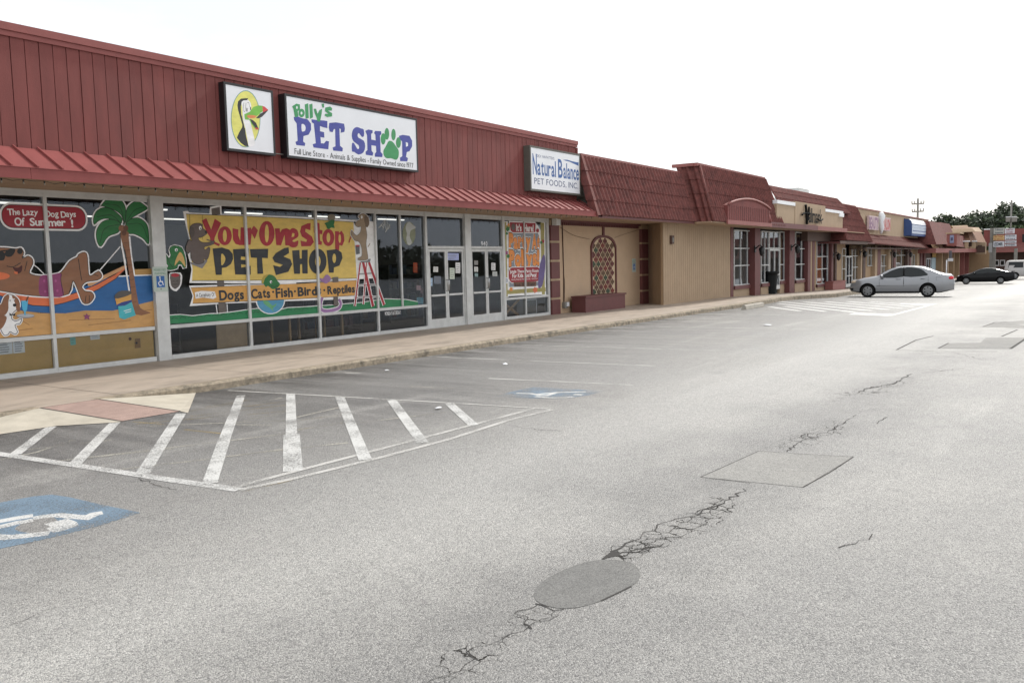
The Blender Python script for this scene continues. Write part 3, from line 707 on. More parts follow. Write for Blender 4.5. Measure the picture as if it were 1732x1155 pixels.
# window dressings low in the bays
def tabletop(x, y, w_, d_, h_, lab, m=None, n='display_table'):
    t = empty(n, (x, y, .122), lab, 'display')
    a = MB(); a.box(x, x+w_, y, y+d_, .122+h_-.04, .122+h_, m or M['wood']); a.build('table_top', t)
    for sx in (0, 1):
        for sy in (0, 1):
            a = MB(); xx = x+.03+sx*(w_-.1); yy = y+.03+sy*(d_-.1); a.box(xx, xx+.05, yy, yy+.05, .122, .122+h_-.041, m or M['wood']); a.build('leg', t)
    return t
tabletop(11.75, 14.75, 1.2, .7, .62, 'low bare wood display table behind the lower glass under the word Fish')
tabletop(13.7, 14.8, .9, .7, .66, 'bare wood display table behind the lower glass under the word Reptiles')
def shelf_unit(x, y, w_, h_, lab, cols):
    t = empty('shelf_unit', (x, y, .122), lab, 'shelving')
    a = MB(); a.box(x, x+.04, y, y+.5, .122, h_, M['steelgray']); a.box(x+w_-.04, x+w_, y, y+.5, .122, h_, M['steelgray']); a.box(x+.041, x+w_-.041, y+.46, y+.5, .122, h_, M['steelgray']); a.build('shelf_frame', t)
    z = .25
    while z < h_-.2:
        a = MB(); a.box(x+.041, x+w_-.041, y+.01, y+.459, z, z+.025, M['steelgray']); a.build('shelf', t)
        g_ = MB(); xx = x+.08
        while xx < x+w_-.25:
            ww = U(.1, .22); hh = U(.12, .3); g_.box(xx, xx+ww, y+.08, y+.35, z+.026, z+.026+hh, random.choice(cols)); xx += ww+U(.01, .05)
        o = g_.build('stock', t); o['kind'] = 'stuff'
        z += .42
    return t
goods = [mat('goods_%d' % i, c_, .6) for i, c_ in enumerate(((.10, .045, .04), (.05, .065, .09), (.14, .13, .11), (.05, .07, .05), (.13, .10, .06), (.08, .08, .085)))]
shelf_unit(9.75, 15.3, .75, 1.1, 'grey metal shelf unit low behind the bay next to the parking sign column', goods)
shelf_unit(14.3, 15.9, 2.0, 1.9, 'stocked shelf unit inside behind the red ladder window', goods)
shelf_unit(16.0, 17.4, 2.4, 2.0, 'stocked shelf unit inside behind the etched bird window', goods)
shelf_unit(18.6, 17.0, 2.0, 1.8, 'stocked shelf unit inside behind the right pair of doors', goods)
shelf_unit(8.6, 16.5, 2.4, 2.0, 'stocked shelf unit inside behind the palm tree painting', goods)
mb = MB(); mb.box(10.72, 11.46, YG+.03, YG+.05, .21, .695, M['ltan']); o = mb.build('tan_board'); tag(o, 'plain tan board leaning inside the lower glass below the swinging dog of the yellow mural', 'board')
t = empty('crossed_wood_brace', (21.2, YG+.2, .12), 'two crossed bare wood slats behind the lower glass under the party mural', 'wood brace')
for a_, b_ in (((20.85, .2), (21.75, .68)), ((20.85, .68), (21.75, .2))):
    m2 = MB(); m2.tube([(a_[0], YG+.16+(.05 if a_[1] > .5 else 0), a_[1]), (b_[0], YG+.16+(.05 if a_[1] > .5 else 0), b_[1])], .045, M['wood'], 4, smooth=False); m2.build('slat', t)
m2 = MB(); m2.box(22.25, 22.95, YG+.3, YG+.6, .123, .66, M['white']); m2.box(22.3, 22.9, YG+.29, YG+.299, .2, .6, M['steelgray']); tag(m2.build('carton'), 'pale carton behind the bottom right pane under the party mural', 'carton')

# string lights under the fascia
t = empty('string_lights', (6, YE, 3.12), 'strand of small bulbs on a dark wire strung along under the red pet shop fascia', 'string lights')
wire = []; bulbs = []; x = X0+.1; i = 0
mb = MB()
while x < X1:
    nx = x+.298; pts = [(x, YE+.03, 3.118), ((x+nx)/2, YE+.03, 3.118-U(.012, .035)), (nx, YE+.03, 3.118)]
    wire += pts[:2]; bulbs.append(x); x = nx
mb.tube(wire, .004, M['black'], 4); mb.build('wire', t)
bm_ = MB(); bm_.tube([(0, 0, 0), (0, 0, -.03)], .011, M['black'], 6); bm_.ball((0, 0, -.046), .016, mat('bulb_glass', (.20, .17, .13), .3), n=6)
pb = bm_.build('bulb', t, loc=(0, 0, 0)); first = True
for bx in bulbs:
    o = pb if first else pb.copy()
    if not first: col.objects.link(o)
    first = False; o.parent = t; o.matrix_parent_inverse = Matrix.Translation(-Vector(t.location)); o.location = (bx, YE+.03, 3.116)

# ---- window mural 1: beach
BR = paint(132, 88, 60); BRD = paint(98, 62, 42); BK = paint(28, 26, 28); WH = paint(196, 196, 196, 1.7); GRN = paint(30, 108, 52); OR = paint(206, 100, 58)
SEA = paint(28, 90, 150); SAND = paint(190, 142, 82); REDP = paint(150, 30, 44); PUR = paint(132, 52, 100)
def rr(cx0, cy0, cx1, cy1, rad, k=6):     # rounded box in photo coordinates, sides as given corner heights
    return None
A = Art(YG-.003); A.T = (0, 320, 3.611)
A.fill([(-420, 560), (-60, 560), (100, 600), (300, 610), (500, 600), (690, 530), (928, 524), (945, 695), (700, 745), (400, 765), (-420, 700)], SEA)
A.fill([(-420, 700), (-200, 722), (100, 738), (250, 757), (400, 758), (520, 741), (690, 742), (840, 706), (943, 680), (948, 835), (640, 862), (330, 884), (0, 910), (-420, 945)], SAND)
A.fill([(815, 490), (925, 486), (926, 524), (818, 527)], paint(170, 130, 70)); A.line([(690, 533), (928, 524)], .022, WH)
for q in (((420, 800), (700, 790)), ((540, 830), (800, 800)), ((130, 800), (180, 830)), ((60, 870), (200, 850)), ((850, 745), (930, 735))): A.line(q, .012, paint(150, 105, 60))
# hammock
hm = [(-150, 600), (0, 612), (60, 632), (150, 648), (250, 655), (400, 652), (470, 630), (590, 582), (700, 522), (778, 463), (774, 482), (705, 548), (600, 612), (480, 667), (390, 695), (300, 715), (200, 710), (100, 683), (0, 650), (-150, 640)]
A.fill(hm, OR); A.line(hm, .012, BK, closed=True)
A.fill([(532, 572), (560, 560), (768, 462), (776, 478), (560, 590), (540, 594)], paint(190, 140, 95))
A.line([(605, 500), (735, 350)], .018, WH); A.line([(740, 350), (765, 460)], .014, WH); A.line([(745, 340), (770, 455)], .01, WH)
A.line([(190, 450), (230, 480), (270, 520)], .015, WH)
# lounging dog
body = [(-200, 380), (-60, 360), (30, 358), (95, 365), (128, 360), (145, 388), (135, 420), (150, 418), (172, 408), (196, 425), (200, 458), (180, 512), (250, 530), (330, 522), (375, 505), (425, 440), (470, 415), (480, 398), (512, 385), (532, 402), (538, 470), (548, 530), (600, 500), (622, 532), (595, 556), (530, 566), (500, 595), (520, 622), (558, 628), (574, 658), (545, 696), (505, 692), (476, 620), (445, 560), (420, 640), (300, 655), (150, 645), (0, 620), (-200, 600)]
A.line(body, .05, WH, 3, closed=True); A.fill(body, BR, 3); A.line(body, .010, BK, 3, closed=True)
A.fill([(248, 530), (300, 524), (374, 513), (372, 560), (388, 652), (300, 657), (246, 650), (236, 590)], PUR, 3)
for q in ((270, 560), (300, 600), (340, 560), (350, 620), (275, 625), (320, 640)): A.ell(q[0], q[1], 7, 9, paint(160, 70, 125), 8)
A.line([(374, 513), (372, 560), (388, 652)], .01, BK, 3); A.line([(445, 560), (420, 640)], .012, BK); A.line([(478, 425), (492, 520), (500, 560)], .012, BK, 3)
A.line([(570, 520), (600, 530)], .01, BK); A.line([(525, 650), (520, 690)], .01, BK); A.line([(545, 648), (545, 692)], .01, BK)
A.fill([(28, 392), (50, 368), (85, 362), (92, 380), (70, 410), (40, 412)], BK, 3); A.fill([(-40, 395), (-10, 378), (22, 385), (32, 405), (20, 435), (-20, 430)], BK, 3); A.line([(-80, 390), (60, 372)], .02, BK)
A.ell(121, 380, 17, 17, BK); A.line([(40, 470), (80, 475), (125, 450)], .012, BK, 4); A.fill([(78, 478), (110, 480), (134, 465), (132, 500), (112, 515), (92, 500)], paint(70, 25, 25), 3)
A.fill([(85, 502), (108, 506), (106, 520), (88, 516)], OR); A.line([(165, 440), (150, 500)], .01, BK); A.fill([(-60, 500), (40, 515), (58, 535), (20, 552), (-60, 550)], OR, 3)
# palm
for lf in ([(758, 220), (740, 160), (690, 125), (630, 105), (620, 100), (650, 65), (700, 55), (745, 75), (768, 130)],
           [(735, 215), (700, 190), (640, 180), (600, 195), (575, 215), (570, 180), (590, 135), (640, 112), (700, 135), (745, 180)],
           [(740, 225), (720, 265), (660, 290), (615, 350), (590, 310), (590, 250), (625, 200), (680, 185), (725, 200)],
           [(765, 215), (768, 150), (780, 110), (815, 80), (850, 78), (895, 110), (892, 125), (840, 155), (800, 180)],
           [(765, 215), (800, 182), (850, 178), (895, 215), (908, 280), (905, 335), (870, 300), (820, 275), (775, 268)]):
    A.line(lf, .06, WH, 4, closed=True)
for lf, v in (([(758, 220), (740, 160), (690, 125), (630, 105), (620, 100), (650, 65), (700, 55), (745, 75), (768, 130)], ((640, 90), (730, 110), (760, 215))),
           ([(735, 215), (700, 190), (640, 180), (600, 195), (575, 215), (570, 180), (590, 135), (640, 112), (700, 135), (745, 180)], ((590, 170), (680, 160), (738, 210))),
           ([(740, 225), (720, 265), (660, 290), (615, 350), (590, 310), (590, 250), (625, 200), (680, 185), (725, 200)], ((610, 330), (640, 240), (735, 215))),
           ([(765, 215), (768, 150), (780, 110), (815, 80), (850, 78), (895, 110), (892, 125), (840, 155), (800, 180)], ((880, 110), (820, 130), (768, 205))),
           ([(765, 215), (800, 182), (850, 178), (895, 215), (908, 280), (905, 335), (870, 300), (820, 275), (775, 268)], ((900, 300), (860, 215), (770, 215)))):
    A.fill(lf, GRN, 4); A.line(lf, .011, paint(15, 50, 25), 4, closed=True); A.line(v, .009, paint(15, 50, 25), 4)
A.line([(740, 280), (742, 340), (765, 470), (800, 700)], .03, WH); A.line([(790, 290), (800, 400), (820, 528)], .03, WH)
A.fill([(735, 262), (783, 262), (785, 300), (800, 420), (822, 560), (845, 700), (870, 735), (915, 752), (905, 760), (820, 764), (800, 640), (785, 500), (765, 380), (745, 330)], BR, 2)
for i in range(9): A.line([(752+i*7.5, 330+i*45), (790+i*5.5, 325+i*45)], .008, BRD)
A.ell(741, 240, 18, 20, BR); A.ell(767, 240, 15, 19, BRD); A.ell(756, 268, 14, 17, BRD)
# food bag
A.fill([(718, 705), (800, 680), (828, 770), (758, 795), (728, 785)], paint(60, 170, 180)); A.fill([(700, 660), (800, 635), (802, 680), (770, 705), (712, 710)], paint(205, 150, 70)); A.fill([(705, 640), (740, 620), (795, 622), (800, 640), (750, 660), (700, 668)], paint(80, 76, 74), 2)
A.fill([(712, 705), (745, 690), (802, 676), (804, 688), (760, 712), (718, 715)], paint(35, 60, 130))
A.line([(755, 745), (800, 732)], .012, WH); A.line([(762, 755), (800, 745)], .01, WH)
# starfish
A.fill([(528, 758), (536, 770), (552, 770), (541, 781), (546, 798), (530, 789), (515, 796), (518, 780), (507, 769), (522, 769)], PUR)
# waiter dog with tray
wd = [(10, 700), (25, 660), (55, 642), (90, 655), (112, 680), (118, 715), (95, 740), (75, 760), (70, 790), (95, 805), (130, 790), (120, 820), (90, 830), (105, 870), (90, 885), (60, 870), (50, 885), (30, 893), (15, 880), (0, 850), (-30, 800), (-40, 740)]
A.line(wd, .04, WH, 3, closed=True); A.fill(wd, WH, 3); A.line(wd, .01, BK, 3, closed=True)
A.fill([(10, 700), (25, 655), (55, 648), (50, 690), (48, 740), (20, 775), (-20, 770), (-30, 720)], BR, 3); A.fill([(70, 650), (100, 662), (118, 700), (120, 745), (100, 740), (92, 700)], BR, 3); A.fill([(-40, 780), (20, 770), (40, 790), (10, 850), (-30, 850)], BR, 3)
A.ell(88, 708, 11, 10, BK); A.ell(58, 678, 7, 9, WH); A.ell(60, 680, 3, 5, BK, 8); A.ell(84, 674, 5, 7, WH); A.ell(85, 676, 2.5, 4, BK, 8)
A.fill([(55, 755), (72, 765), (92, 757), (90, 775), (72, 768), (58, 775)], BK)
A.ell(154, 774, 55, 13, paint(130, 132, 140)); A.ell(154, 771, 52, 10, paint(165, 168, 175))
A.fill([(128, 680), (170, 678), (164, 735), (155, 750), (156, 770), (146, 770), (146, 750), (136, 735)], paint(70, 165, 205)); A.fill([(125, 660), (145, 652), (160, 662), (150, 680), (130, 682)], OR); A.line([(158, 685), (172, 655)], .02, BRD)
# banner (rounded red pill) with lettering
def pill(A, x0, x1, z0, z1, m, n=10):
    r = (z1-z0)/2*.9; pts = []
    for cx_, cz_, a0 in ((x1-r, z1-r, 0), (x0+r, z1-r, 90), (x0+r, z0+r, 180), (x1-r, z0+r, 270)):
        for i in range(n+1): a = radians(a0+90*i/n); pts.append(Vector((cx_+r*cos(a), cz_+r*sin(a))))
    A.fill2(pts, m)
a = A.P((-10, 88)); b = A.P((538, 258)); pill(A, a.x, b.x, b.y, A.P((300, 92)).y, WH); za, zb = b.y, A.P((300, 92)).y
pill(A, a.x+.03, b.x-.03, za+.03, zb-.03, BK); pill(A, a.x+.04, b.x-.04, za+.04, zb-.04, REDP)
p = A.P((42, 120)); q = A.P((232, 170)); A.text('The Lazy', p.x, q.x, A.P((130, 158)).y, A.P((130, 120)).y, WH, bold=.02, jit=.08, rot=.08, gap=.02)
p = A.P((272, 120)); q = A.P((463, 170)); A.text('Dog Days', p.x, q.x, A.P((370, 170)).y, A.P((370, 132)).y, WH, bold=.02, jit=.08, rot=.08, gap=.02)
p = A.P((85, 170)); q = A.P((150, 220)); A.text('Of', p.x, q.x, A.P((120, 220)).y, A.P((120, 172)).y, WH, bold=.025, jit=.05, rot=.05, gap=.02)
p = A.P((178, 170)); q = A.P((400, 220)); A.text('Summer', p.x, q.x, A.P((290, 223)).y, A.P((290, 177)).y, WH, bold=.025, jit=.05, rot=.05, gap=.02)
p = A.P((430, 180)); q = A.P((446, 220)); A.text('!', p.x, q.x, A.P((438, 232)).y, A.P((438, 185)).y, WH, bold=.02)
o = A.build('window_mural'); tag(o, 'beach mural with a brown dog in an orange hammock and a green palm', 'window mural')

# papers on the ochre boards
def paper(pxs, y, m, lab, lines=3, nm='taped_notice', ln=None, Y=YG+.012, grp=None):
    A = Art(Y); A.fill(pxs, m)
    a = A.P(pxs[0]); b = A.P(pxs[2]); hx = abs(b.x-a.x); hz = abs(a.y-b.y); xa = min(a.x, b.x); zt = max(a.y, b.y)
    for i in range(lines):
        z = zt-hz*(i+1)/(lines+1); A.line2([(xa+hx*.15, z), (xa+hx*U(.6, .88), z)], min(.012, hz*.06), ln or paint(110, 110, 115))
    o = A.build(nm); tag(o, lab, 'notice', grp); return o
paper([(-10, 577), (20.5, 575.5), (21.5, 598), (-8, 601)], 0, WH, 'larger white sheet taped low at the far left edge on the ochre board', 5)
paper([(21, 575.5), (41, 574), (42.5, 596), (22.5, 598)], 0, WH, 'white sheet taped on the ochre board just left of the first mullion', 5)
paper([(118, 571), (127.5, 570), (128.5, 583), (119.5, 584)], 0, paint(120, 185, 175), 'small green slip taped on the ochre board below the starfish', 2)
paper([(152, 565.5), (168.5, 564), (169, 573.5), (153, 575)], 0, WH, 'small white sheet taped under the rail below the beach sand', 2)
A = Art(YG+.015); A.ell(220, 573, 2.6, 2.8, BRD, 12); A.ell(230.5, 580, 3, 3, BRD, 12); A.fill([(228, 573), (237, 572), (238, 588), (228, 589)], paint(150, 110, 60)); A.ell(231, 580, 2, 2, BK, 8)
o = A.build('wall_stain'); tag(o, 'dark screw hole and brown tape mark on the ochre board under the palm', 'stain')

# ---- window mural 2: yellow sign
YEL = paint(206, 176, 86); YOR = paint(205, 150, 72); GYD = paint(92, 84, 80)
A = Art(YG-.003); A.T = (260, 330, 3.983)
# white outlines and posts
A.fill([(197, 110), (230, 108), (240, 118), (375, 125), (380, 80), (455, 68), (458, 128), (955, 145), (1380, 170), (1500, 180), (1500, 560), (960, 590), (960, 600), (240, 592), (255, 500), (225, 380), (240, 300), (215, 200)], WH)
A.fill([(238, 610), (420, 605), (960, 598), (1376, 566), (1378, 700), (960, 712), (490, 730), (242, 748), (262, 680)], WH)
A.fill([(388, 92), (445, 80), (448, 132), (392, 135)], GYD)
A.fill([(425, 560), (472, 560), (492, 820), (440, 825)], GYD); A.line([(420, 735), (432, 828)], .02, WH); A.line([(494, 735), (498, 818)], .02, WH)
yel = [(218, 128), (600, 142), (955, 158), (1345, 182), (1368, 560), (960, 570), (600, 575), (258, 577), (262, 500), (250, 400), (245, 300), (228, 220)]
A.fill(yel, YEL); A.line([(218, 128), (600, 142), (955, 158), (1345, 182)], .012, BK); A.line([(1368, 560), (960, 570), (600, 575), (258, 577)], .012, BK)
A.fill([(250, 624), (600, 610), (960, 598), (1366, 574), (1376, 675), (960, 700), (600, 716), (262, 730), (270, 680)], YOR); A.line([(262, 730), (600, 716), (960, 700), (1376, 675)], .01, BK); A.line([(250, 624), (600, 610), (960, 598), (1366, 574)], .008, BK)
# grass
gp = [(90, 812), (180, 806), (260, 815), (380, 800), (430, 800), (520, 790), (620, 775), (700, 765), (800, 790), (900, 760), (1000, 755), (1200, 742), (1400, 725), (1560, 700), (1700, 705), (1780, 720), (1780, 742), (1400, 772), (960, 806), (480, 845), (92, 868)]
A.line(gp[:16], .03, WH); A.fill(gp, paint(28, 118, 70))
for i in range(26):
    x = 120+i*55; y = 835-i*4.0; A.line([(x, y), (x+15, y-12), (x+42, y-4)], .011, paint(15, 70, 45))
# aquarium bowl and fish
A.ell(785, 705, 100, 98, WH); A.ell(786, 707, 92, 90, paint(70, 140, 175)); A.fill([(250, 624), (600, 610), (960, 598), (962, 700), (600, 716), (262, 730)][1:5], YOR); A.line([(600, 716), (962, 700)], .01, BK)
A.fill([(725, 590), (735, 555), (770, 535), (810, 545), (835, 580), (850, 600), (835, 622), (800, 634), (770, 612), (755, 620), (740, 600)], GRN, 3); A.fill([(725, 580), (740, 545), (775, 535), (750, 560), (735, 600)], paint(170, 150, 60), 2)
A.ell(789, 585, 7, 10, WH); A.ell(791, 587, 3.5, 6, BK, 8); A.line([(790, 612), (815, 618), (840, 608)], .01, BK); A.fill([(735, 710), (770, 715), (800, 745), (825, 728), (822, 745), (800, 765), (812, 788), (780, 760), (745, 735)], paint(90, 160, 110), 2)
# lettering
def px_text(txt, x0, x1, ym0, ym1, m, **kw):
    p = A.P((x0, (ym0+ym1)/2)); q = A.P((x1, (ym0+ym1)/2)); c_ = (x0+x1)/2
    A.text(txt, p.x, q.x, A.P((c_, ym1)).y, A.P((c_, ym0)).y, m, **kw)
LR = paint(160, 34, 46); LK = paint(38, 42, 48)
A.T = (340, 340, 8.25)
def fp(pts, m, sm=0): A.fill(pts, m, sm)
fp([(10, 275), (72, 242), (140, 400), (190, 248), (280, 308), (190, 510), (182, 570), (128, 555), (125, 510), (80, 440)], LR)
def ringel(cx_, cy_, rx, ry, ix, iy, m, mi):
    A.ell(cx_, cy_, rx, ry, m); A.ell(cx_, cy_, ix, iy, mi)
ringel(330, 487, 98, 132, 27, 85, LR, YEL)
fp([(438, 380), (520, 398), (518, 480), (545, 560), (552, 370), (612, 372), (612, 615), (540, 618), (480, 600), (445, 540)], LR)
fp([(618, 385), (692, 372), (700, 400), (735, 345), (793, 410), (748, 532), (705, 455), (690, 612), (635, 614)], LR)
ringel(916, 455, 108, 175, 28, 125, LR, YEL)
fp([(1028, 385), (1095, 382), (1102, 440), (1130, 395), (1190, 380), (1235, 400), (1240, 620), (1175, 622), (1165, 470), (1115, 620), (1048, 616)], LR)
A.T = (450, 330, 4.279)
fp([(150, 320), (160, 270), (190, 240), (225, 255), (232, 300), (190, 330), (205, 340), (232, 330), (225, 370), (190, 380), (160, 360)], LR, 3); fp([(183, 305), (190, 275), (205, 280), (202, 300)], YEL)
fp([(245, 265), (255, 225), (300, 205), (322, 203), (320, 255), (285, 245), (282, 265), (330, 300), (345, 340), (322, 370), (255, 372), (248, 330), (290, 340), (296, 325), (258, 300)], LR)
fp([(345, 225), (362, 222), (362, 200), (385, 203), (388, 252), (408, 256), (405, 285), (388, 282), (390, 330), (405, 340), (400, 362), (372, 358), (360, 330), (360, 278), (345, 272)], LR)
ringel(450, 308, 43, 62, 13, 35, LR, YEL)
fp([(498, 262), (525, 262), (527, 275), (545, 258), (562, 285), (566, 330), (550, 368), (530, 362), (526, 410), (500, 410)], LR); A.ell(532, 315, 9, 32, YEL, 14)
A.T = (340, 340, 8.25)
fp([(160, 665), (290, 650), (390, 680), (440, 740), (445, 810), (415, 880), (350, 925), (290, 935), (288, 1030), (205, 1032)], LK); fp([(280, 740), (320, 760), (338, 810), (320, 865), (282, 895)], YEL, 2)
fp([(445, 675), (668, 662), (665, 785), (556, 775), (552, 820), (640, 825), (640, 890), (556, 885), (560, 930), (690, 905), (692, 1028), (475, 1025)], LK)
fp([(680, 672), (935, 668), (930, 798), (850, 795), (866, 1015), (785, 1018), (778, 795), (695, 790)], LK)
A.T = (450, 330, 4.279)
fp([(45, 455), (70, 420), (130, 385), (162, 378), (165, 420), (125, 445), (175, 465), (188, 500), (160, 555), (70, 580), (50, 508), (100, 520), (120, 505), (60, 485)], LK)
fp([(188, 402), (240, 398), (243, 460), (258, 460), (258, 398), (300, 396), (300, 568), (262, 568), (260, 500), (245, 502), (245, 570), (202, 570)], LK)
ringel(373, 480, 64, 92, 20, 42, LK, YEL)
fp([(438, 400), (510, 392), (545, 415), (552, 455), (530, 510), (490, 525), (488, 562), (455, 562)], LK); A.ell(492, 458, 13, 34, YEL, 14)
A.T = (260, 330, 3.983)
px_text('Dogs', 440, 605, 635, 700, LK, bold=.035, jit=.05, rot=.05, gap=.05); px_text('Cats', 655, 782, 628, 690, LK, bold=.035, jit=.05, rot=.05, gap=.05); px_text('Fish', 820, 935, 622, 684, LK, bold=.035, jit=.05, rot=.05, gap=.05)
for cx_, cy_ in ((637, 658), (803, 652), (950, 648)): A.ell(cx_, cy_, 7, 8, LK, 10)
A.T = (450, 330, 4.279); px_text('Birds', 228, 398, 660, 722, LK, bold=.035, jit=.05, rot=.05, gap=.05); px_text('Reptiles', 443, 640, 652, 708, LK, bold=.035, jit=.05, rot=.05, gap=.05); A.ell(420, 688, 7, 8, LK, 10)
A.T = (260, 330, 3.983)
A.fill([(275, 655), (320, 645), (410, 650), (420, 690), (400, 700), (330, 690), (280, 698)], WH); px_text('A Cacophony Of', 284, 408, 658, 684, LK, bold=.01, gap=.02)
# brown dog on a swing painting the Y
GB = paint(92, 80, 76)
for x in (248, 328): A.line([(x-8 if x < 300 else x, 130), (x, 430 if x < 300 else 300)], .006, BK)
A.fill([(240, 450), (300, 465), (355, 430), (360, 445), (325, 495), (250, 465)], paint(120, 118, 122)); 
dg_ = [(240, 260), (243, 215), (268, 195), (300, 190), (325, 200), (330, 225), (355, 245), (355, 262), (320, 285), (300, 288), (305, 305), (330, 320), (375, 318), (405, 308), (410, 325), (375, 340), (340, 350), (345, 370), (370, 350), (378, 370), (365, 425), (350, 435), (335, 430), (335, 455), (290, 465), (255, 440), (245, 380), (232, 395), (212, 365), (235, 300), (255, 310)]
A.fill(dg_, GB, 3); A.line(dg_, .008, BK, 3, closed=True); A.ell(350, 250, 8, 8, BK); A.ell(312, 222, 9, 14, WH); A.ell(314, 226, 4, 7, BK, 8); A.fill([(243, 220), (262, 215), (275, 250), (262, 285), (245, 270)], paint(78, 68, 64), 3); A.line([(355, 300), (400, 315)], .02, GB); A.fill([(405, 315), (445, 330), (438, 345), (405, 330)], LR)
# parrot with paint can
pr_ = [(103, 372), (112, 350), (140, 340), (185, 352), (202, 385), (213, 430), (215, 485), (196, 490), (186, 468), (162, 470), (158, 490), (138, 500), (110, 505), (82, 500), (96, 478), (80, 455), (68, 398), (82, 400), (100, 425), (112, 405)]
A.line(pr_, .04, WH, 1, closed=True); A.fill(pr_, GRN, 2); A.line(pr_, .008, BK, 2, closed=True); A.line([(90, 420), (105, 460), (130, 490)], .01, BK, 2); A.fill([(165, 395), (180, 385), (200, 420), (213, 485), (195, 465), (170, 440), (140, 478), (145, 440)], paint(200, 160, 90), 2); A.ell(150, 370, 10, 11, WH); A.ell(152, 372, 4, 6, BK, 8)
can = [(108, 530), (175, 530), (183, 560), (178, 600), (150, 640), (118, 625), (108, 590)]
A.line(can, .04, WH, 2, closed=True); A.fill([(110, 530), (172, 530), (178, 560), (174, 605), (150, 628), (122, 620), (112, 590)], GYD, 2); A.ell(143, 540, 28, 12, LR); px_text('ACME', 124, 166, 572, 586, BK, bold=.0); px_text('PAINT', 124, 168, 592, 606, BK, bold=.0)
# frog, top of the sign; dog on the red ladder; snake
A.T = (450, 330, 4.279)
A.fill([(445, 150), (470, 140), (495, 145), (495, 180), (450, 185)], paint(120, 112, 95), 2); A.fill([(420, 205), (445, 195), (470, 180), (495, 185), (488, 215), (495, 240), (470, 235), (455, 248), (440, 240), (430, 215)], GRN, 2)
TD = paint(140, 122, 98)
for a_, b_, w_ in (((700, 485), (772, 805), .085), ((680, 488), (640, 803), .045), ((742, 486), (852, 795), .075), ((725, 488), (702, 790), .035)):
    A.line([a_, b_], w_+.04, WH)
for a_, b_ in (((665, 572), (775, 565)), ((655, 655), (790, 648)), ((648, 742), (800, 735))): A.line([a_, b_], .05, WH)
for a_, b_ in (((665, 572), (775, 565)), ((655, 655), (790, 648)), ((648, 742), (800, 735))): A.line([a_, b_], .03, paint(130, 130, 132))
for a_, b_, w_ in (((700, 485), (772, 805), .085), ((680, 488), (640, 803), .045), ((742, 486), (852, 795), .075), ((725, 488), (702, 790), .035)): A.line([a_, b_], w_, LR)
A.fill([(675, 465), (755, 462), (750, 486), (685, 488)], paint(110, 110, 112))
dg2 = [(640, 215), (655, 190), (680, 175), (665, 155), (690, 135), (715, 140), (740, 170), (742, 215), (725, 232), (718, 225), (728, 290), (722, 350), (728, 400), (735, 460), (710, 472), (665, 470), (665, 455), (690, 440), (688, 380), (670, 340), (640, 330), (625, 310), (612, 285), (618, 255), (640, 285), (660, 290), (680, 265), (685, 230), (660, 232)]
A.line(dg2, .035, WH, 3, closed=True); A.fill(dg2, TD, 3); A.line(dg2, .009, BK, 3, closed=True); A.fill([(712, 145), (740, 165), (742, 215), (725, 235), (708, 190)], paint(105, 88, 70), 2); A.ell(690, 160, 7, 12, WH, 12); A.ell(640, 200, 8, 8, BK, 12); A.line([(735, 375), (750, 350)], .02, TD)
A.fill([(645, 365), (675, 362), (676, 425), (650, 430)], paint(85, 90, 95)); A.ell(660, 368, 15, 7, LR, 12); A.line([(612, 300), (598, 345)], .03, LR)
SN = paint(140, 100, 150)
A.line([(405, 740), (392, 790), (400, 830), (450, 838), (520, 820), (538, 785), (525, 755)], .11, WH, 4); A.line([(405, 740), (392, 790), (400, 830), (450, 838), (520, 820), (538, 785), (525, 755)], .075, SN, 4)
A.fill([(478, 595), (520, 592), (522, 630), (480, 632)], GYD); A.fill([(485, 735), (518, 733), (520, 800), (487, 803)], GYD)
A.fill([(388, 600), (410, 605), (430, 578), (450, 580), (468, 605), (455, 625), (430, 640), (400, 625), (388, 615)], SN, 3)
o = A.build('window_mural'); tag(o, 'big yellow mural reading Your One Stop Pet Shop, with painting dogs and a red ladder', 'window mural')

# ---- window mural 3: party mural
A = Art(YG-.003); A.T = (840, 365, 7.966)
BAM = paint(150, 140, 78)
for q in ([(80, 75), (150, 75), (160, 1095), (98, 1108)], [(600, 90), (655, 90), (665, 1065), (610, 1070)], [(90, 960), (665, 940), (668, 1060), (95, 1085)], [(165, 70), (520, 85), (600, 200), (610, 960), (160, 980)]): A.fill(q, WH)
A.fill([(175, 235), (560, 235), (570, 940), (170, 960)], paint(120, 130, 140))
for q in ([(85, 85), (130, 85), (150, 1090), (115, 1095)], [(590, 95), (640, 95), (650, 1060), (610, 1062)], [(100, 1005), (660, 965), (662, 1020), (105, 1060)], [(85, 130), (180, 130), (180, 180), (88, 182)]): A.fill(q, BAM)
A.fill([(175, 88), (525, 100), (520, 225), (190, 225)], REDP)
def pt(txt, x0, x1, ym0, ym1, m, **kw):
    p = A.P((x0, (ym0+ym1)/2)); q = A.P((x1, (ym0+ym1)/2)); c_ = (x0+x1)/2; A.text(txt, p.x, q.x, A.P((c_, ym1)).y, A.P((c_, ym0)).y, m, **kw)
A.ell(225, 152, 28, 45, GYD); pt("It's", 262, 335, 115, 205, WH, bold=.04, gap=.04); pt('Here!', 372, 498, 118, 212, WH, bold=.04, gap=.04)
ORG = paint(218, 130, 52)
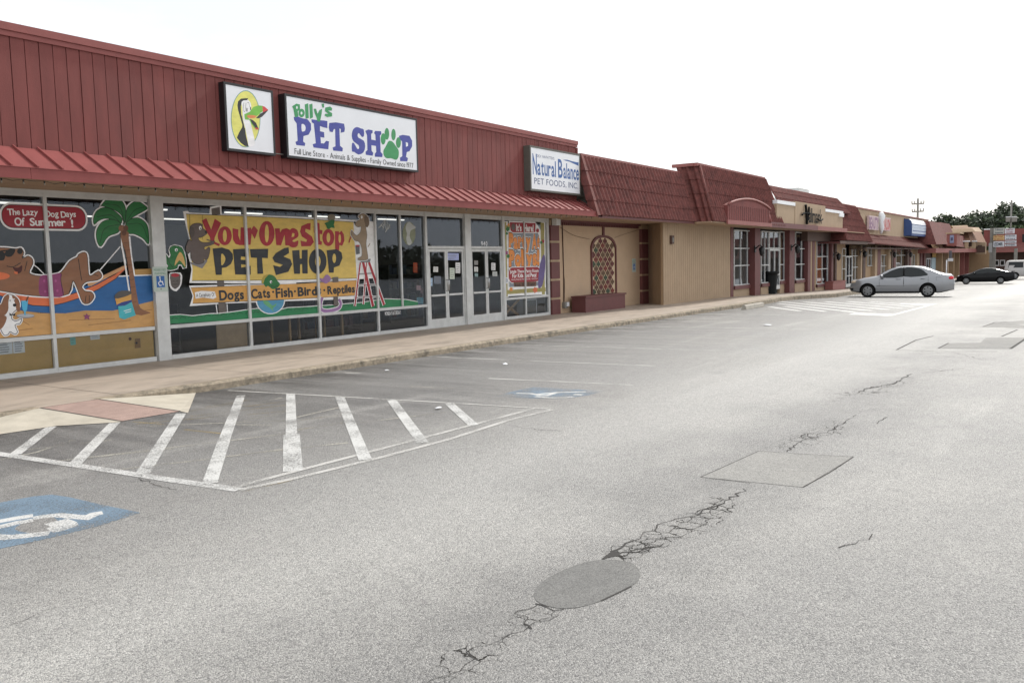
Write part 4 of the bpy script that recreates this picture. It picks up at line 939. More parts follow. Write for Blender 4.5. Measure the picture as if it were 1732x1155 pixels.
for txt, x0, x1, y0, y1 in (('Party', 165, 458, 240, 425), ('At', 475, 578, 255, 430), ('Pollys!', 165, 575, 465, 660)):
    pt(txt, x0-8, x1+8, y0-12, y1+10, WH, bold=.12, jit=.03, rot=.05, gap=-.04, seed=4); pt(txt, x0-3, x1+3, y0-4, y1+4, BK, bold=.10, jit=.03, rot=.05, gap=-.02, seed=4); pt(txt, x0, x1, y0, y1, ORG, bold=.075, jit=.03, rot=.05, gap=.02, seed=4)
a = A.P((158, 690)); b = A.P((592, 880)); pill(A, a.x-.02, b.x+.02, b.y-.02, a.y, WH); pill(A, a.x, b.x, b.y, a.y-.02, REDP)
pt('Jungle Theme Party Room', 178, 565, 722, 765, WH, bold=.02, gap=.03); pt('For Kids And Pets!', 210, 535, 775, 828, WH, bold=.03, gap=.03); pt('Birthday Parties for Kids - Pony rides - Animal Facts', 200, 550, 842, 862, WH, bold=.0, gap=.03)
A.fill([(225, 895), (535, 885), (530, 950), (235, 958)], BRD); pt('Book Your Event!', 245, 515, 905, 945, BK, bold=.03)
A.line([(640, 520), (650, 620), (640, 780), (600, 950)], .06, WH); A.fill([(635, 520), (655, 600), (648, 760), (625, 900), (600, 960), (560, 965), (565, 800), (585, 640)], paint(92, 78, 130), 3)
for cx_, cy_, m_, r in ((130, 500, PUR, 26), (95, 460, OR, 22), (195, 990, ORG, 26), (520, 1000, OR, 36), (550, 200, REDP, 26), (625, 345, REDP, 22), (600, 360, GRN, 20), (150, 180, GRN, 30), (135, 240, GRN, 18), (160, 120, ORG, 18), (155, 545, GRN, 26)):
    pts = [(cx_+r*cos(2*pi*i/10)*(1.0 if i % 2 else .7), cy_+r*1.25*sin(2*pi*i/10)*(1.0 if i % 2 else .7)) for i in range(10)]; A.fill(pts, m_, 2)
A.ell(130, 872, 30, 42, WH); A.ell(130, 872, 22, 32, paint(160, 165, 175)); A.T = (0, 0, 1)
o = A.build('window_mural'); tag(o, 'tropical party mural with orange letters and bamboo frame on the last pet shop window', 'window mural')

# small papers on glass / doors
etc_ = paint(168, 172, 168)
A = Art(YG-.003); A.T = (450, 330, 4.279)
for q in (((830, 225), (860, 180), (850, 230)), ((845, 250), (870, 175), (865, 245)), ((870, 265), (880, 190), (885, 250)), ((815, 240), (835, 215), (850, 240)), ((862, 270), (895, 215), (895, 245))): A.line(q, .022, etc_)
o = A.build('etched_decal'); tag(o, 'pale frosted feather decal high on the window left of the etched bird', 'decal')
A = Art(YG-.003); A.T = (450, 330, 4.279)
A.ell(1035, 278, 47, 85, paint(120, 125, 100)); A.fill([(1010, 240), (1020, 205), (1040, 195), (1060, 215), (1085, 235), (1060, 250), (1045, 262), (1040, 300), (1055, 345), (1030, 362), (1015, 320), (1020, 280)], etc_, 3)
o = A.build('etched_decal'); tag(o, 'pale frosted bird in an oval on the window left of the doors', 'decal')
A = Art(YG-.003); A.T = (0, 0, 1); A.ptext('MONDAY-SATURDAY', (651, 527), (678, 531.3), WH, bold=.01, gap=.05); o = A.build('hours_lettering'); tag(o, 'small white opening hours lettering on the lower glass left of the doors', 'lettering')
for (x0, y0, x1, y1, c_, lab) in ((699, 444, 706, 461, (196, 88, 50), 'orange flyer inside the window left of the doors'), (704.5, 482.5, 711.5, 490.5, (190, 150, 150), 'small red and white sticker low on the window left of the doors'), (705, 503, 716, 514, (90, 150, 165), 'teal card near the bottom of the window left of the doors'), (711, 487, 716, 496, (120, 90, 90), 'dull red sticker beside the left door jamb')):
    paper([(x0, y0), (x1, y0+.5), (x1, y1+.3), (x0, y1)], 0, paint(*c_), lab, 3, Y=YG+.01)
for (x0, y0, x1, y1, c_, lab) in ((733, 451, 741, 460, (205, 205, 200), 'small white notice at eye height on the first door leaf'), (721.5, 470, 731.5, 483.5, (150, 175, 200), 'pale blue sheet at the left of the first door leaf'), (734, 467, 746, 480, (90, 100, 115), 'framed photo sheet low on the first door leaf'), (755, 428, 776, 440, (150, 160, 205), 'wide lavender notice at the top of the second door leaf'), (760.5, 453, 769, 472, (185, 195, 180), 'tall pale green list on the second door leaf'), (770.5, 444, 778.5, 462, (205, 205, 205), 'tall white notice at the right of the second door leaf'),
    (802, 451, 808.5, 459.5, (205, 205, 200), 'small white notice on the third door leaf'), (802, 440.5, 808.5, 448, (130, 128, 122), 'grey picture sticker over the white notice on the third door leaf'), (803, 462, 808.5, 468, (120, 150, 150), 'small teal sticker under the white notice on the third door leaf'), (831, 444.5, 838, 457, (200, 200, 200), 'upper white notice on the fourth door leaf'), (833, 459, 841, 467, (175, 180, 175), 'lower grey notice on the fourth door leaf')):
    paper([(x0, y0), (x1, y0+.4), (x1, y1+.3), (x0, y1)], 0, paint(*c_), lab, 4, Y=YG-.013)

# ---- box signs
def sign_box(x0, x1, z0, z1, yf, yb, mf, name, lab, frame=.045):
    t = empty(name, ((x0+x1)/2, yb, z0), lab, 'shop sign')
    c = MB(); c.box(x0, x1, yf+.012, yb, z0, z1, mf); c.build('cabinet', t)
    f_ = MB(); f_.box(x0, x1, yf, yf+.0115, z1-frame, z1, mf); f_.box(x0, x1, yf, yf+.0115, z0, z0+frame, mf); f_.box(x0, x0+frame, yf, yf+.0115, z0+frame+.0002, z1-frame-.0002, mf); f_.box(x1-frame, x1, yf, yf+.0115, z0+frame+.0002, z1-frame-.0002, mf); f_.build('retainer_frame', t)
    p = MB(); p.box(x0+frame+.0005, x1-frame-.0005, yf+.004, yf+.011, z0+frame+.0005, z1-frame-.0005, M['white']); p.build('sign_face', t)
    return t
s1 = sign_box(10.26, 11.39, 3.945, 5.178, 13.225, 13.375, M['black'], 'logo_sign', 'square white box sign in a black cabinet with a toucan head on a yellow oval')
A = Art(13.228); A.T = (360, 120, 4.811)
TEAL = paint(70, 130, 130, 1.3); A.ell(267, 392, 120, 232, TEAL, 36); A.ell(267, 392, 115, 226, paint(228, 224, 110, 1.0), 36)
# toucan
A.fill([(195, 545), (215, 500), (245, 450), (262, 470), (272, 540), (290, 610), (292, 616), (262, 614), (225, 585)], paint(40, 42, 46))
A.fill([(240, 300), (228, 260), (232, 238), (260, 230), (290, 240), (310, 270), (312, 320), (305, 400), (318, 470), (345, 590), (322, 612), (292, 616), (285, 580), (262, 460), (246, 400)], WH, 2)
A.fill([(200, 285), (205, 250), (228, 228), (258, 225), (288, 224), (280, 240), (250, 242), (235, 252), (228, 290), (230, 350), (246, 410), (262, 480), (275, 560), (268, 570), (235, 500), (240, 440), (220, 370), (205, 320)], paint(40, 42, 46))
A.line([(252, 260), (248, 320), (262, 330), (270, 262)], .006, BK, 3); A.line([(280, 262), (292, 262), (300, 300)], .006, BK, 3); A.ell(277, 318, 4.5, 17, BK, 12); A.ell(307, 308, 4, 15, BK, 12)
A.fill([(300, 335), (330, 295), (370, 283), (405, 286), (410, 330), (385, 345), (365, 365), (345, 372), (300, 360), (282, 372), (300, 400), (262, 398), (255, 355)], paint(110, 178, 60, 1.2))
A.fill([(403, 286), (425, 295), (451, 320), (430, 335), (407, 338)], paint(200, 62, 60, 1.2)); A.fill([(451, 320), (425, 350), (400, 375), (372, 388), (350, 386), (368, 368), (385, 350), (410, 338)], paint(40, 40, 44)); A.fill([(285, 360), (330, 362), (358, 370), (340, 385), (300, 388), (275, 375)], paint(215, 125, 70, 1.2))
A.fill([(300, 390), (330, 405), (352, 425), (374, 478), (345, 470), (318, 430)], paint(40, 40, 44)); A.line([(296, 392), (315, 430), (345, 468)], .02, paint(110, 178, 60)); A.fill([(340, 462), (372, 468), (372, 480), (350, 478)], paint(200, 62, 60, 1.2))
A.T = (0, 0, 1); A.build('logo_artwork', s1)
s2 = sign_box(11.645, 15.584, 3.935, 5.165, 13.188, 13.375, M['black'], 'shop_name_sign', 'long white box sign with blue and green pet shop lettering and a paw print')
A = Art(13.191); BL = paint(58, 66, 148, 1.2); GP = paint(52, 140, 84, 1.2)
def T2(x, z): return Vector((11.645+x, 3.935+z))      # sign-local metres
def rectp(x0, x1, z0, z1, m, bev=.02):
    A.fill2([T2(x0+bev, z0), T2(x1-bev, z0), T2(x1, z0+bev), T2(x1, z1-bev), T2(x1-bev, z1), T2(x0+bev, z1), T2(x0, z1-bev), T2(x0, z0+bev)], m)
A.T = (360, 120, 4.811)
def X_(px, py): p = A.P((px, py)); return p.x-11.645, p.y-3.935
# slab letters, traced in the sign plane
def F2(pts, m, sm=0): A.fill(pts, m, sm)
def grow(pts, k=1.0): return pts
F2([(658, 378), (685, 370), (720, 385), (770, 395), (798, 430), (800, 480), (780, 520), (738, 532), (735, 575), (752, 590), (748, 612), (680, 605), (672, 580), (690, 570), (682, 430), (662, 402)], BL)
F2([(722, 435), (745, 440), (755, 462), (750, 488), (735, 495), (724, 490)], M['white'], 2)
F2([(802, 395), (850, 402), (905, 405), (932, 410), (932, 468), (905, 462), (885, 455), (872, 450), (872, 492), (905, 500), (908, 545), (876, 540), (880, 590), (905, 592), (922, 570), (945, 575), (940, 640), (820, 625), (812, 598), (838, 590), (822, 430), (805, 420)], BL)
F2([(948, 425), (1000, 420), (1068, 432), (1075, 470), (1070, 498), (1040, 505), (1042, 475), (1030, 470), (1035, 610), (1058, 630), (1055, 657), (980, 650), (975, 625), (998, 615), (995, 475), (985, 475), (975, 500), (950, 495), (943, 460)], BL)
F2([(1140, 480), (1170, 458), (1205, 470), (1228, 480), (1230, 530), (1212, 538), (1190, 508), (1178, 520), (1185, 545), (1228, 570), (1240, 615), (1225, 665), (1185, 682), (1150, 660), (1132, 655), (1132, 592), (1150, 590), (1175, 635), (1190, 632), (1185, 605), (1145, 575), (1130, 530)], BL, 2)
F2([(1240, 490), (1265, 478), (1300, 485), (1300, 505), (1288, 515), (1290, 560), (1325, 568), (1322, 520), (1312, 508), (1320, 490), (1368, 492), (1372, 515), (1360, 528), (1366, 660), (1382, 680), (1378, 703), (1318, 700), (1318, 675), (1330, 660), (1328, 612), (1290, 606), (1292, 650), (1306, 670), (1300, 692), (1245, 684), (1243, 660), (1258, 645), (1255, 525)], BL)
F2([(1515, 530), (1545, 522), (1600, 530), (1622, 570), (1622, 615), (1600, 655), (1578, 662), (1572, 700), (1588, 712), (1582, 738), (1525, 735), (1522, 708), (1542, 695), (1540, 575), (1522, 562)], BL); F2([(1570, 580), (1588, 588), (1588, 612), (1572, 620)], M['white'])
# paw
A.ell(1416, 514, 19, 48, GP); A.ell(1470, 520, 18, 47, GP); A.ell(1386, 555, 20, 46, GP); A.ell(1510, 585, 20, 44, GP)
F2([(1440, 570), (1465, 580), (1490, 615), (1512, 650), (1510, 700), (1490, 725), (1450, 712), (1415, 712), (1392, 690), (1388, 650), (1405, 620), (1425, 580)], GP, 3)
F2([(645, 290), (680, 268), (708, 275), (710, 320), (690, 330), (697, 370), (668, 382), (655, 310)], GP); A.ell(684, 300, 7, 12, M['white'], 10)
A.ell(722, 345, 25, 35, GP); A.ell(721, 345, 8, 12, M['white'], 10)
F2([(748, 275), (776, 265), (780, 385), (755, 392)], GP); F2([(785, 275), (810, 268), (815, 380), (790, 392)], GP)
F2([(820, 310), (840, 310), (852, 352), (868, 320), (890, 310), (885, 350), (872, 415), (850, 412), (845, 385), (828, 345)], GP); F2([(883, 270), (905, 268), (905, 300), (892, 302)], GP)
F2([(915, 300), (955, 292), (970, 305), (968, 325), (935, 325), (970, 345), (970, 372), (930, 378), (910, 365), (912, 350), (940, 352), (912, 330)], GP)
A.T = (0, 0, 1)
def sline(txt, ax, ay, bx, by, hpx):
    p = aY(ax, ay, 13.188); q = aY(bx, by, 13.188); z = (p.z+q.z)/2
    A.text(txt, p.x, q.x, z, z+hpx, BK, bold=.0, gap=.07)
sline('Full Line Store - Animals & Supplies - Family Owned since 1977', 498.5, 259.5, 699.5, 285.5, .118)
A.build('sign_lettering', s2)
s3 = sign_box(20.35, 23.165, 3.785, 5.033, 13.161, 13.375, M['steelgray'], 'brand_sign', 'white box sign in a grey cabinet with tall blue lettering', .055)
A = Art(13.164); NB = paint(52, 90, 150, 1.2); NB2 = paint(52, 66, 110, 1.2); A.T = (880, 230, 9.625)
def nt_(txt, x0, x1, za, zb, m, **kw): A.text(txt, 20.35+x0, 20.35+x1, 3.785+za, 3.785+zb, m, **kw)
nt_('N', .13, .35, .47, 1.06, NB, bold=.02); nt_('DICK VAN PATTEN\'S', .36, 1.30, .95, 1.03, NB2, bold=.0); nt_('atural', .37, 1.38, .47, .93, NB, bold=.02, gap=.06)
nt_('B', 1.50, 1.76, .47, 1.02, NB, bold=.02); nt_('alance', 1.80, 2.72, .47, .93, NB, bold=.02, gap=.06)
A.fill2([Vector((20.35+x, 3.785+z)) for x, z in ((1.80, 1.0), (2.05, 1.02), (2.3, 1.0), (2.72, .99), (2.72, .89), (2.45, .93), (2.15, .975), (1.95, .98))], NB)
nt_('PET FOODS, INC.', .2, 2.66, .20, .38, NB2, bold=.0, gap=.12)
A.build('sign_lettering', s3)
mb = MB(); mb.tube([(11.40, 13.3, 4.0), (11.64, 13.3, 4.0)], .012, M['pole'], 6); tag(mb.build('conduit'), 'short grey conduit joining the logo sign and the pet shop name sign', 'conduit')

# ---- reserved parking signs
def acc_sign(xc, zc, Y, w_, h_, lab):
    t = empty('parking_sign', (xc, Y, zc-h_/2), lab, 'parking sign', 'reserved parking signs on the walls')
    p = MB(); p.box(xc-w_/2, xc+w_/2, Y-.006, Y, zc-h_/2, zc+h_/2, M['green_sign']); p.build('plate', t)
    A = Art(Y-.0065); BLU = paint(32, 90, 160); gg_ = paint(70, 120, 90)
    A.text('RESERVED', xc-w_*.42, xc+w_*.42, zc+h_*.33, zc+h_*.42, gg_, bold=.0); A.text('PARKING', xc-w_*.36, xc+w_*.36, zc+h_*.19, zc+h_*.28, gg_, bold=.0)
    b = w_*.28; zc2 = zc-h_*.10
    A.fill2([Vector((xc-b, zc2-b*1.25)), Vector((xc+b, zc2-b*1.25)), Vector((xc+b, zc2+b*1.25)), Vector((xc-b, zc2+b*1.25))], BLU)
    A.line2([(xc-.01, zc2+b*.75), (xc, zc2), (xc+b*.45, zc2), (xc+b*.6, zc2-b*.75)], b*.2, WH); A.fill2([Vector((xc-.01+b*.2*cos(i), zc2+b*.95+b*.2*sin(i))) for i in (0, 1, 2, 3, 4, 5)], WH)
    A.line2([(xc-b*.2, zc2+b*.1), (xc-b*.55, zc2-b*.3), (xc-b*.3, zc2-b*.85), (xc+b*.2, zc2-b*.8)], b*.16, WH)
    A.fill2([Vector((xc+.012*cos(i), zc-h_*.40+.012*sin(i))) for i in (0, 1, 2, 3, 4, 5)], BK)
    A.build('sign_face', t); return t
p0 = aY(260, 445, YG-.1); p1 = aY(282, 486, YG-.1)
acc_sign((p0.x+p1.x)/2, 1.63, YG-.092, .30, .46, 'pale reserved parking sign with blue wheelchair square on the aluminium column of the pet shop')
# ================================================================ BRICK LINK (blank wall, lattice window) + panelled bump + mansard
lk = empty('link_shop', (27, YG, .12), 'blank painted brick shop unit with maroon pilasters, arched lattice and red tile mansard', 'shop building')
def brickmat():
    m = mat('tan_painted_brick', (.53, .385, .26), .75, .06, 2.0, 0, dirt=.25, dirtcol=(.48, .32, .19)); t = m.node_tree; n = t.nodes.new; l = t.links.new
    c = n('ShaderNodeTexCoord'); mp_ = n('ShaderNodeMapping'); mp_.inputs['Rotation'].default_value = (radians(90), 0, 0); l(c.outputs['Object'], mp_.inputs[0])
    b = n('ShaderNodeTexBrick'); b.inputs['Scale'].default_value = 1; b.inputs['Brick Width'].default_value = .2; b.inputs['Row Height'].default_value = .075; b.inputs['Mortar Size'].default_value = .006
    l(mp_.outputs[0], b.inputs['Vector']); bp = n('ShaderNodeBump'); bp.inputs['Strength'].default_value = .5; bp.inputs['Distance'].default_value = .006; bp.invert = True
    l(b.outputs['Fac'], bp.inputs['Height']); l(bp.outputs[0], t.nodes['Principled BSDF'].inputs['Normal']); return m
M['brick'] = brickmat()
XL0, XL1 = 23.2, 30.3
mb = MB(); mb.box(XL0, 31.2, YG, YG+.25, -.1, 3.3, M['brick']); mb.build('brick_wall', lk)
def banded_pilaster(x0, x1, par):
    a = MB(); zz = .1; hs = (.56, .60, .60, .60, .56); 
    a.box(x0+.005, x1-.005, YG-.09, YG, .1, 3.12, M['ltan'])
    for h in hs: a.box(x0, x1, YG-.12, YG-.0, zz, zz+h-.07, M['purple']); zz += h
    a.build('pilaster', par)
banded_pilaster(23.22, 23.72, lk); banded_pilaster(29.78, 30.36, lk)
# dentil cornice
mb = MB(); mb.box(23.72, 29.72, YG-.10, YG-.001, 3.06, 3.14, M['purple']); x = 23.8
while x < 29.65: mb.box(x, x+.055, YG-.07, YG-.001, 2.97, 3.0595, M['purple']); x += .125
mb.build('dentil_cornice', lk)
# arched lattice
ax0, ax1, az1, azs = 25.95, 27.80, 2.68, 2.30; acx = (ax0+ax1)/2; hw = (ax1-ax0)/2; rise = az1-azs
def arch_z(x): t_ = (x-acx)/hw; return azs+rise*math.sqrt(max(0, 1-t_*t_*.96))-rise*.2*(abs(t_)**6)
la = MB()
outer = [(ax0, .62)]+[(ax0+2*hw*i/16, arch_z(ax0+2*hw*i/16)) for i in range(17)]+[(ax1, .62)]
inner = [(acx+(x-acx)*.93, z if z < 1 else z-.075) for x, z in outer]
nn = len(outer); vs = [(x, YG-.06, z) for x, z in outer]+[(x, YG-.06, z) for x, z in inner]+[(x, YG-.001, z) for x, z in outer]+[(x, YG-.001, z) for x, z in inner]
fs = []
for i in range(nn-1): fs += [(i, i+1, nn+i+1, nn+i), (2*nn+i, i, 0+i+1, 2*nn+i+1)[0:4] if False else (i, 2*nn+i, 2*nn+i+1, i+1), (nn+i, nn+i+1, 3*nn+i+1, 3*nn+i)]
la.add(vs, fs, M['purple']); la.box(acx-.06, acx+.06, YG-.05, YG-.002, az1-.01, 3.06, M['purple']); la.build('arch_trim', lk)
lat = MB(); dk = [(.035, .03, .028), (.16, .05, .04), (.045, .09, .055), (.10, .065, .04)]
lat.poly([(x, YG-.012, z) for x, z in inner], mat('lattice_tan', (.62, .49, .33), .8, .08, 8))
cm_ = [mat('lattice_red', (.19, .045, .035), .7), mat('lattice_green', (.05, .075, .045), .7), mat('lattice_brown', (.13, .075, .045), .7), mat('lattice_maroon', (.13, .035, .035), .7)]
row = 0; z = .72
random.seed(5)
while z < 2.6:
    k = 0; x = ax0+.16+(.155 if row % 2 else 0)*.55
    x = ax0+.20+(.17 if row % 2 else 0)
    while x < ax1-.17:
        zt_ = arch_z(x)-.10
        if z+.09 < zt_+.02:
            m_ = random.choice([cm_[0], cm_[3], cm_[2], cm_[2], cm_[1]]); yy = YG-.0125; e = .05
            for (dx0, dx1, dz0, dz1) in ((-e, e, -.105, .105), (-.135, -e-.0005, -.05, .05), (e+.0005, .135, -.05, .05)):
                lat.box(x+dx0, x+dx1, yy-.012, yy, z+dz0, z+dz1, m_)
        x += .34
    z += .16; row += 1
lat.build('lattice_screen', lk)
mb = MB(); mb.box(24.42, 27.25, 13.76, YG-.13, .10, .60, M['purple']); mb.box(24.38, 27.29, 13.72, YG-.125, .601, .655, M['purple'])
o = mb.build('planter_box'); tag(o, 'long low maroon planter box against the brick wall under the arched lattice', 'planter')
mb = MB(); mb.box(24.5, 27.2, 13.82, YG-.18, .6551, .665, M['infloor']); 
p0 = aY(1072.5, 449, YG-.01); acc_sign(p0.x, p0.z, YG-.003, .32, .50, 'pale reserved parking sign with blue square on the painted brick wall')
# conduit with outlet, cables, corner box
t = empty('wall_conduit', (24.1, YG-.02, .5), 'dark conduit running down the brick wall to a grey outlet beside the first pilaster', 'conduit')
a = aY(951, 376, YG-.02); b = aY(953.5, 460, YG-.02); c = aY(954, 516, YG-.02)
mb = MB(); mb.tube([a, b, c], .018, M['brown'], 6); mb.tube([b, b+Vector((.05, 0, -.3)), c+Vector((.04, 0, .25)), c], .008, M['brown'], 5); mb.build('pipe', t)
mb = MB(); mb.box(c.x-.09, c.x+.11, YG-.1, YG-.001, c.z-.10, c.z+.10, M['pole']); mb.box(c.x+.02, c.x+.16, YG-.13, YG-.101, c.z-.04, c.z+.09, M['white']); mb.build('outlet_box', t)
mb = MB(); A_ = aY(944, 374, YG-.03); B_ = aY(1000, 404, YG-.05); C_ = aY(1000, 404, YG-.05)
mb.tube(smooth_open([tuple(aY(x, y, YG-.03)) for x, y in ((948, 385), (970, 398), (998, 405))]), .006, M['brown'], 5)
mb.tube(smooth_open([tuple(aY(x, y, YG-.03)) for x, y in ((1040, 402), (1060, 395), (1090, 386))]), .006, M['brown'], 5)
tag(mb.build('slack_cable'), 'thin slack cable drooping across the brick wall either side of the arch', 'cable')
pc = aY(940, 376, YG-.2); mb = MB(); mb.box(pc.x-.12, pc.x+.13, YG-.3, YG-.13, pc.z-.1, 3.148, M['alu']); tag(mb.build('junction_box'), 'small grey box under the soffit above the first maroon pilaster', 'junction box')
# panelled bump out
YB = 13.22
bx0, bx1 = 29.25, 36.45
mb = MB(); x = bx0+.03
while x < bx1-.02:
    xe = min(x+.205, bx1); mb.box(x+.008, xe-.008, YB-.012, YB+.02, -.1, 3.127, M['tan2']); x = xe
mb.box(bx0+.01, bx1, YB, YB+.08, -.1, 3.125, M['tan']); y = YB
while False:
    ye = min(y+.27, YG); mb.box(bx0-.012, bx0+.009, y+.006, ye-.006, -.1, 3.127, M['tan2']); y = ye
r0_, r1_ = Vector((bx0, YB-.014, 0)), Vector((30.42, YG-.01, 0)); rd = r1_-r0_; rn = Vector((-rd.y, rd.x, 0)).normalized()
for k_ in range(6):
    a_ = r0_+rd*(k_/6+.004); b_ = r0_+rd*((k_+1)/6-.004)
    mb.hexa([(q.x, q.y, -.1) for q in (a_, b_, b_-rn*.03, a_-rn*.03)], [(q.x, q.y, 3.127) for q in (a_, b_, b_-rn*.03, a_-rn*.03)], M['tan2'])
a_, b_ = r0_-rn*.012, r1_-rn*.012; mb.quad((a_.x, a_.y, -.1), (b_.x, b_.y, -.1), (b_.x, b_.y, 3.12), (a_.x, a_.y, 3.12), M['tan'])
mb.build('panelled_wall', lk)
p = aY(1135, 405, YB-.02); mb = MB(); mb.box(p.x-.11, p.x+.11, YB-.10, YB-.012, p.z-.17, p.z+.14, M['brown']); mb.box(p.x-.06, p.x+.06, YB-.11, YB-.101, p.z-.1, p.z+.06, M['pole']); tag(mb.build('wall_light'), 'small dark box light high on the grooved tan panel wall', 'light fixture')

# ---- tile mansards
def tile_slope(mb, bl, br, tr, tl, pitch=.185, courses=4, m=None, amp=.055):
    bl, br, tr, tl = map(Vector, (bl, br, tr, tl)); W_ = max((br-bl).length, (tr-tl).length); n_ = max(2, int(W_/pitch)); per = 8
    nrm = (br-bl).cross(tl-bl).normalized()
    if nrm.z < 0 and abs(nrm.z) > .01: nrm = -nrm
    nu = n_*per
    prof = [-.35, -.25, .3, .9, 1.1, .9, .3, -.25]
    for c_ in range(courses):
        v0, v1 = c_/courses, (c_+1)/courses
        vs = []
        for r_, (v, off) in enumerate(((v0, .042), (v1+.01, .012))):
            for i in range(nu+1):
                u = i/nu; a_ = bl.lerp(br, u); b_ = tl.lerp(tr, u); p_ = a_.lerp(b_, min(v, 1))
                vs.append(p_+nrm*(off+amp*prof[i % per]))
        lowv = [Vector(v)-nrm*.035 for v in vs[:nu+1]]
        k = nu+1
        mb.add(vs+lowv, [(i, i+1, k+i+1, k+i) for i in range(nu)]+[(i+1, i, 2*k+i, 2*k+i+1) for i in range(nu)], m or M['tile'])
    mb.add([bl, br, tr, tl], [(0, 1, 2, 3)], M['purple'])
def ridge(mb, a, b, r=.06, m=None): mb.tube([a, b], r, m or M['tile'], 6)
ms = MB(); YM0, YM1 = 12.66, 13.20; ZM0, ZM1 = 3.17, 5.0
tile_slope(ms, (23.36, YM0, ZM0), (31.0, YM0, ZM0), (31.0, YM1, ZM1), (23.36, YM1, ZM1), .245, 4)
ms.box(23.30, 31.0, YM1+.0, YM1+.18, ZM1-.02, ZM1+.085, M['pinkp'])
# left verge tiles
for i in range(4):
    f0, f1 = i/4, (i+1)/4; y0, y1 = YM0+(YM1-YM0)*f0, YM0+(YM1-YM0)*f1; za, zb = ZM0+(ZM1-ZM0)*f0, ZM0+(ZM1-ZM0)*f1
    ms.hexa([(23.19, y0-.07, za), (23.36, y0-.07, za), (23.36, y0+.2, za), (23.19, y0+.2, za)], [(23.22, y1-.045, zb+.02), (23.35, y1-.045, zb+.02), (23.35, y1+.2, zb+.02), (23.22, y1+.2, zb+.02)], M['tile'])
ms.build('tile_mansard', lk)
mb = MB(); mb.box(XL0, 31.0, YM1+.1, 30, ZM1-.6, ZM1-.5, M['roof']); mb.box(XL0+.12, 30.99, YM0+.02, YG+.2, 3.13, 3.168, M['soffit']); mb.box(XL0+.15, 31.0, YM0-.0, YM0+.019, 3.10, 3.17, M['purple'])
mb.box(30.92, 56.5, 12.0, 13.3, 3.125, 3.172, M['soffit']); mb.build('soffit', lk)
# ================================================================ CARD SHOP (projecting mansard, arch panel, tan parapet)
cs = empty('card_shop', (45, YB, .1), 'card shop with projecting red tile mansard, arched red panel, tan parapet and white framed windows', 'shop building')
ms = MB(); YP0, YP1, ZP1 = 12.0, 12.58, 5.30; xr0, xr1 = 31.05, 39.95
tile_slope(ms, (xr0, YP0, 3.17), (xr1, YP0, 3.17), (xr1-.95, YP1, ZP1), (xr0+.12, YP1, ZP1), .245, 4)
tile_slope(ms, (xr0-.08, 12.75, 3.17), (xr0, YP0, 3.17), (xr0+.12, YP1, ZP1), (xr0-.0, 13.45, ZP1), .22, 4)
ms.tube([(xr0, YP0-.03, 3.17), (xr0+.12, YP1-.03, ZP1)], .055, M['tile'], 6); ms.tube([(xr1, YP0-.02, 3.17), (xr1-.95, YP1-.02, ZP1)], .04, M['tile'], 6)
ms.add([(xr1, YP0, 3.17), (xr1, 13.3, 3.17), (xr1-.95, 13.5, ZP1), (xr1-.95, YP1, ZP1)], [(0, 1, 2, 3)], M['tile'])
ms.box(xr0-.02, xr1-.93, YP1, YP1+.16, ZP1-.03, ZP1+.09, M['pinkp']); ms.box(xr0-.06, xr0+.12, YP1+.16, 13.6, ZP1-.03, ZP1+.09, M['pinkp'])
ms.build('tile_mansard', cs)
# arched panel
aL, aR, aT = aY(1231, 374, 11.93), aY(1302, 379.5, 11.93), aY(1258, 334.5, 11.93)
pl = MB(); n_ = 14; pts = [(aL.x, 11.93, 3.26), (aR.x, 11.93, 3.26)]
arc = []
for i in range(n_+1):
    u = i/n_; x = aR.x+(aL.x-aR.x)*u; arc.append((x, 11.93, 3.84+.30*math.sin(pi*u)**.8 if 0 < i < n_ else 3.84))
pl.prism(pts+arc, (0, .5, 0), M['side']); 
x = aL.x+.2
while x < aR.x-.1: pl.box(x, x+.02, 11.915, 11.929, 3.27, 3.84, M['purple']); x += .24
pl.tube([(p_[0], 11.9, p_[2]+.03) for p_ in arc], .045, M['pinkp'], 6)
pl.box(aL.x-.15, aR.x+.1, 11.86, 11.9295, 3.10, 3.26, M['pinkp']); pl.tube([(aR.x+.05, 11.9, 3.3), (aR.x+.05, 12.05, 3.75)], .07, M['pinkp'], 6); pl.build('arch_panel', cs)
# fascia + parapet
fL, fR = 39.2, aY(1431, 391, 12).x
pr = MB(); pr.box(aR.x+.12, 45.5, 11.93, 12.02, 3.10, 3.33, M['purple']); pr.box(45.505, fR, 11.93, 12.02, 3.11, 3.32, M['pinkp'])
pr.build('fascia', cs)
def pz(px, py, Y=12.03): return aY(px, py, Y)
a1, a2, a3, a4 = 39.0, pz(1345, 350).x, pz(1396, 350).x, pz(1426, 366).x
zl, zc_, zr = pz(1330, 346.5).z, pz(1345, 340.5).z, pz(1400, 357).z
pr = MB(); pr.box(a1, a2, 12.05, 12.2, 3.331, zl, M['tan2']); pr.box(a2, a3, 12.03, 12.2, 3.331, zc_, M['tan2']); pr.box(a3, a4, 12.05, 12.2, 3.331, zr-.05, M['tan2'])
pr.box(a1, a2-.005, 12.02, 12.24, zl, zl+.16, M['white']); pr.box(a3+.005, a4, 12.02, 12.24, zr-.05, zr+.10, M['white']); pr.box(a4-.9, a4+.1, 12.0, 12.26, zr-.22, zr-.02, M['white']); pr.build('parapet', cs)
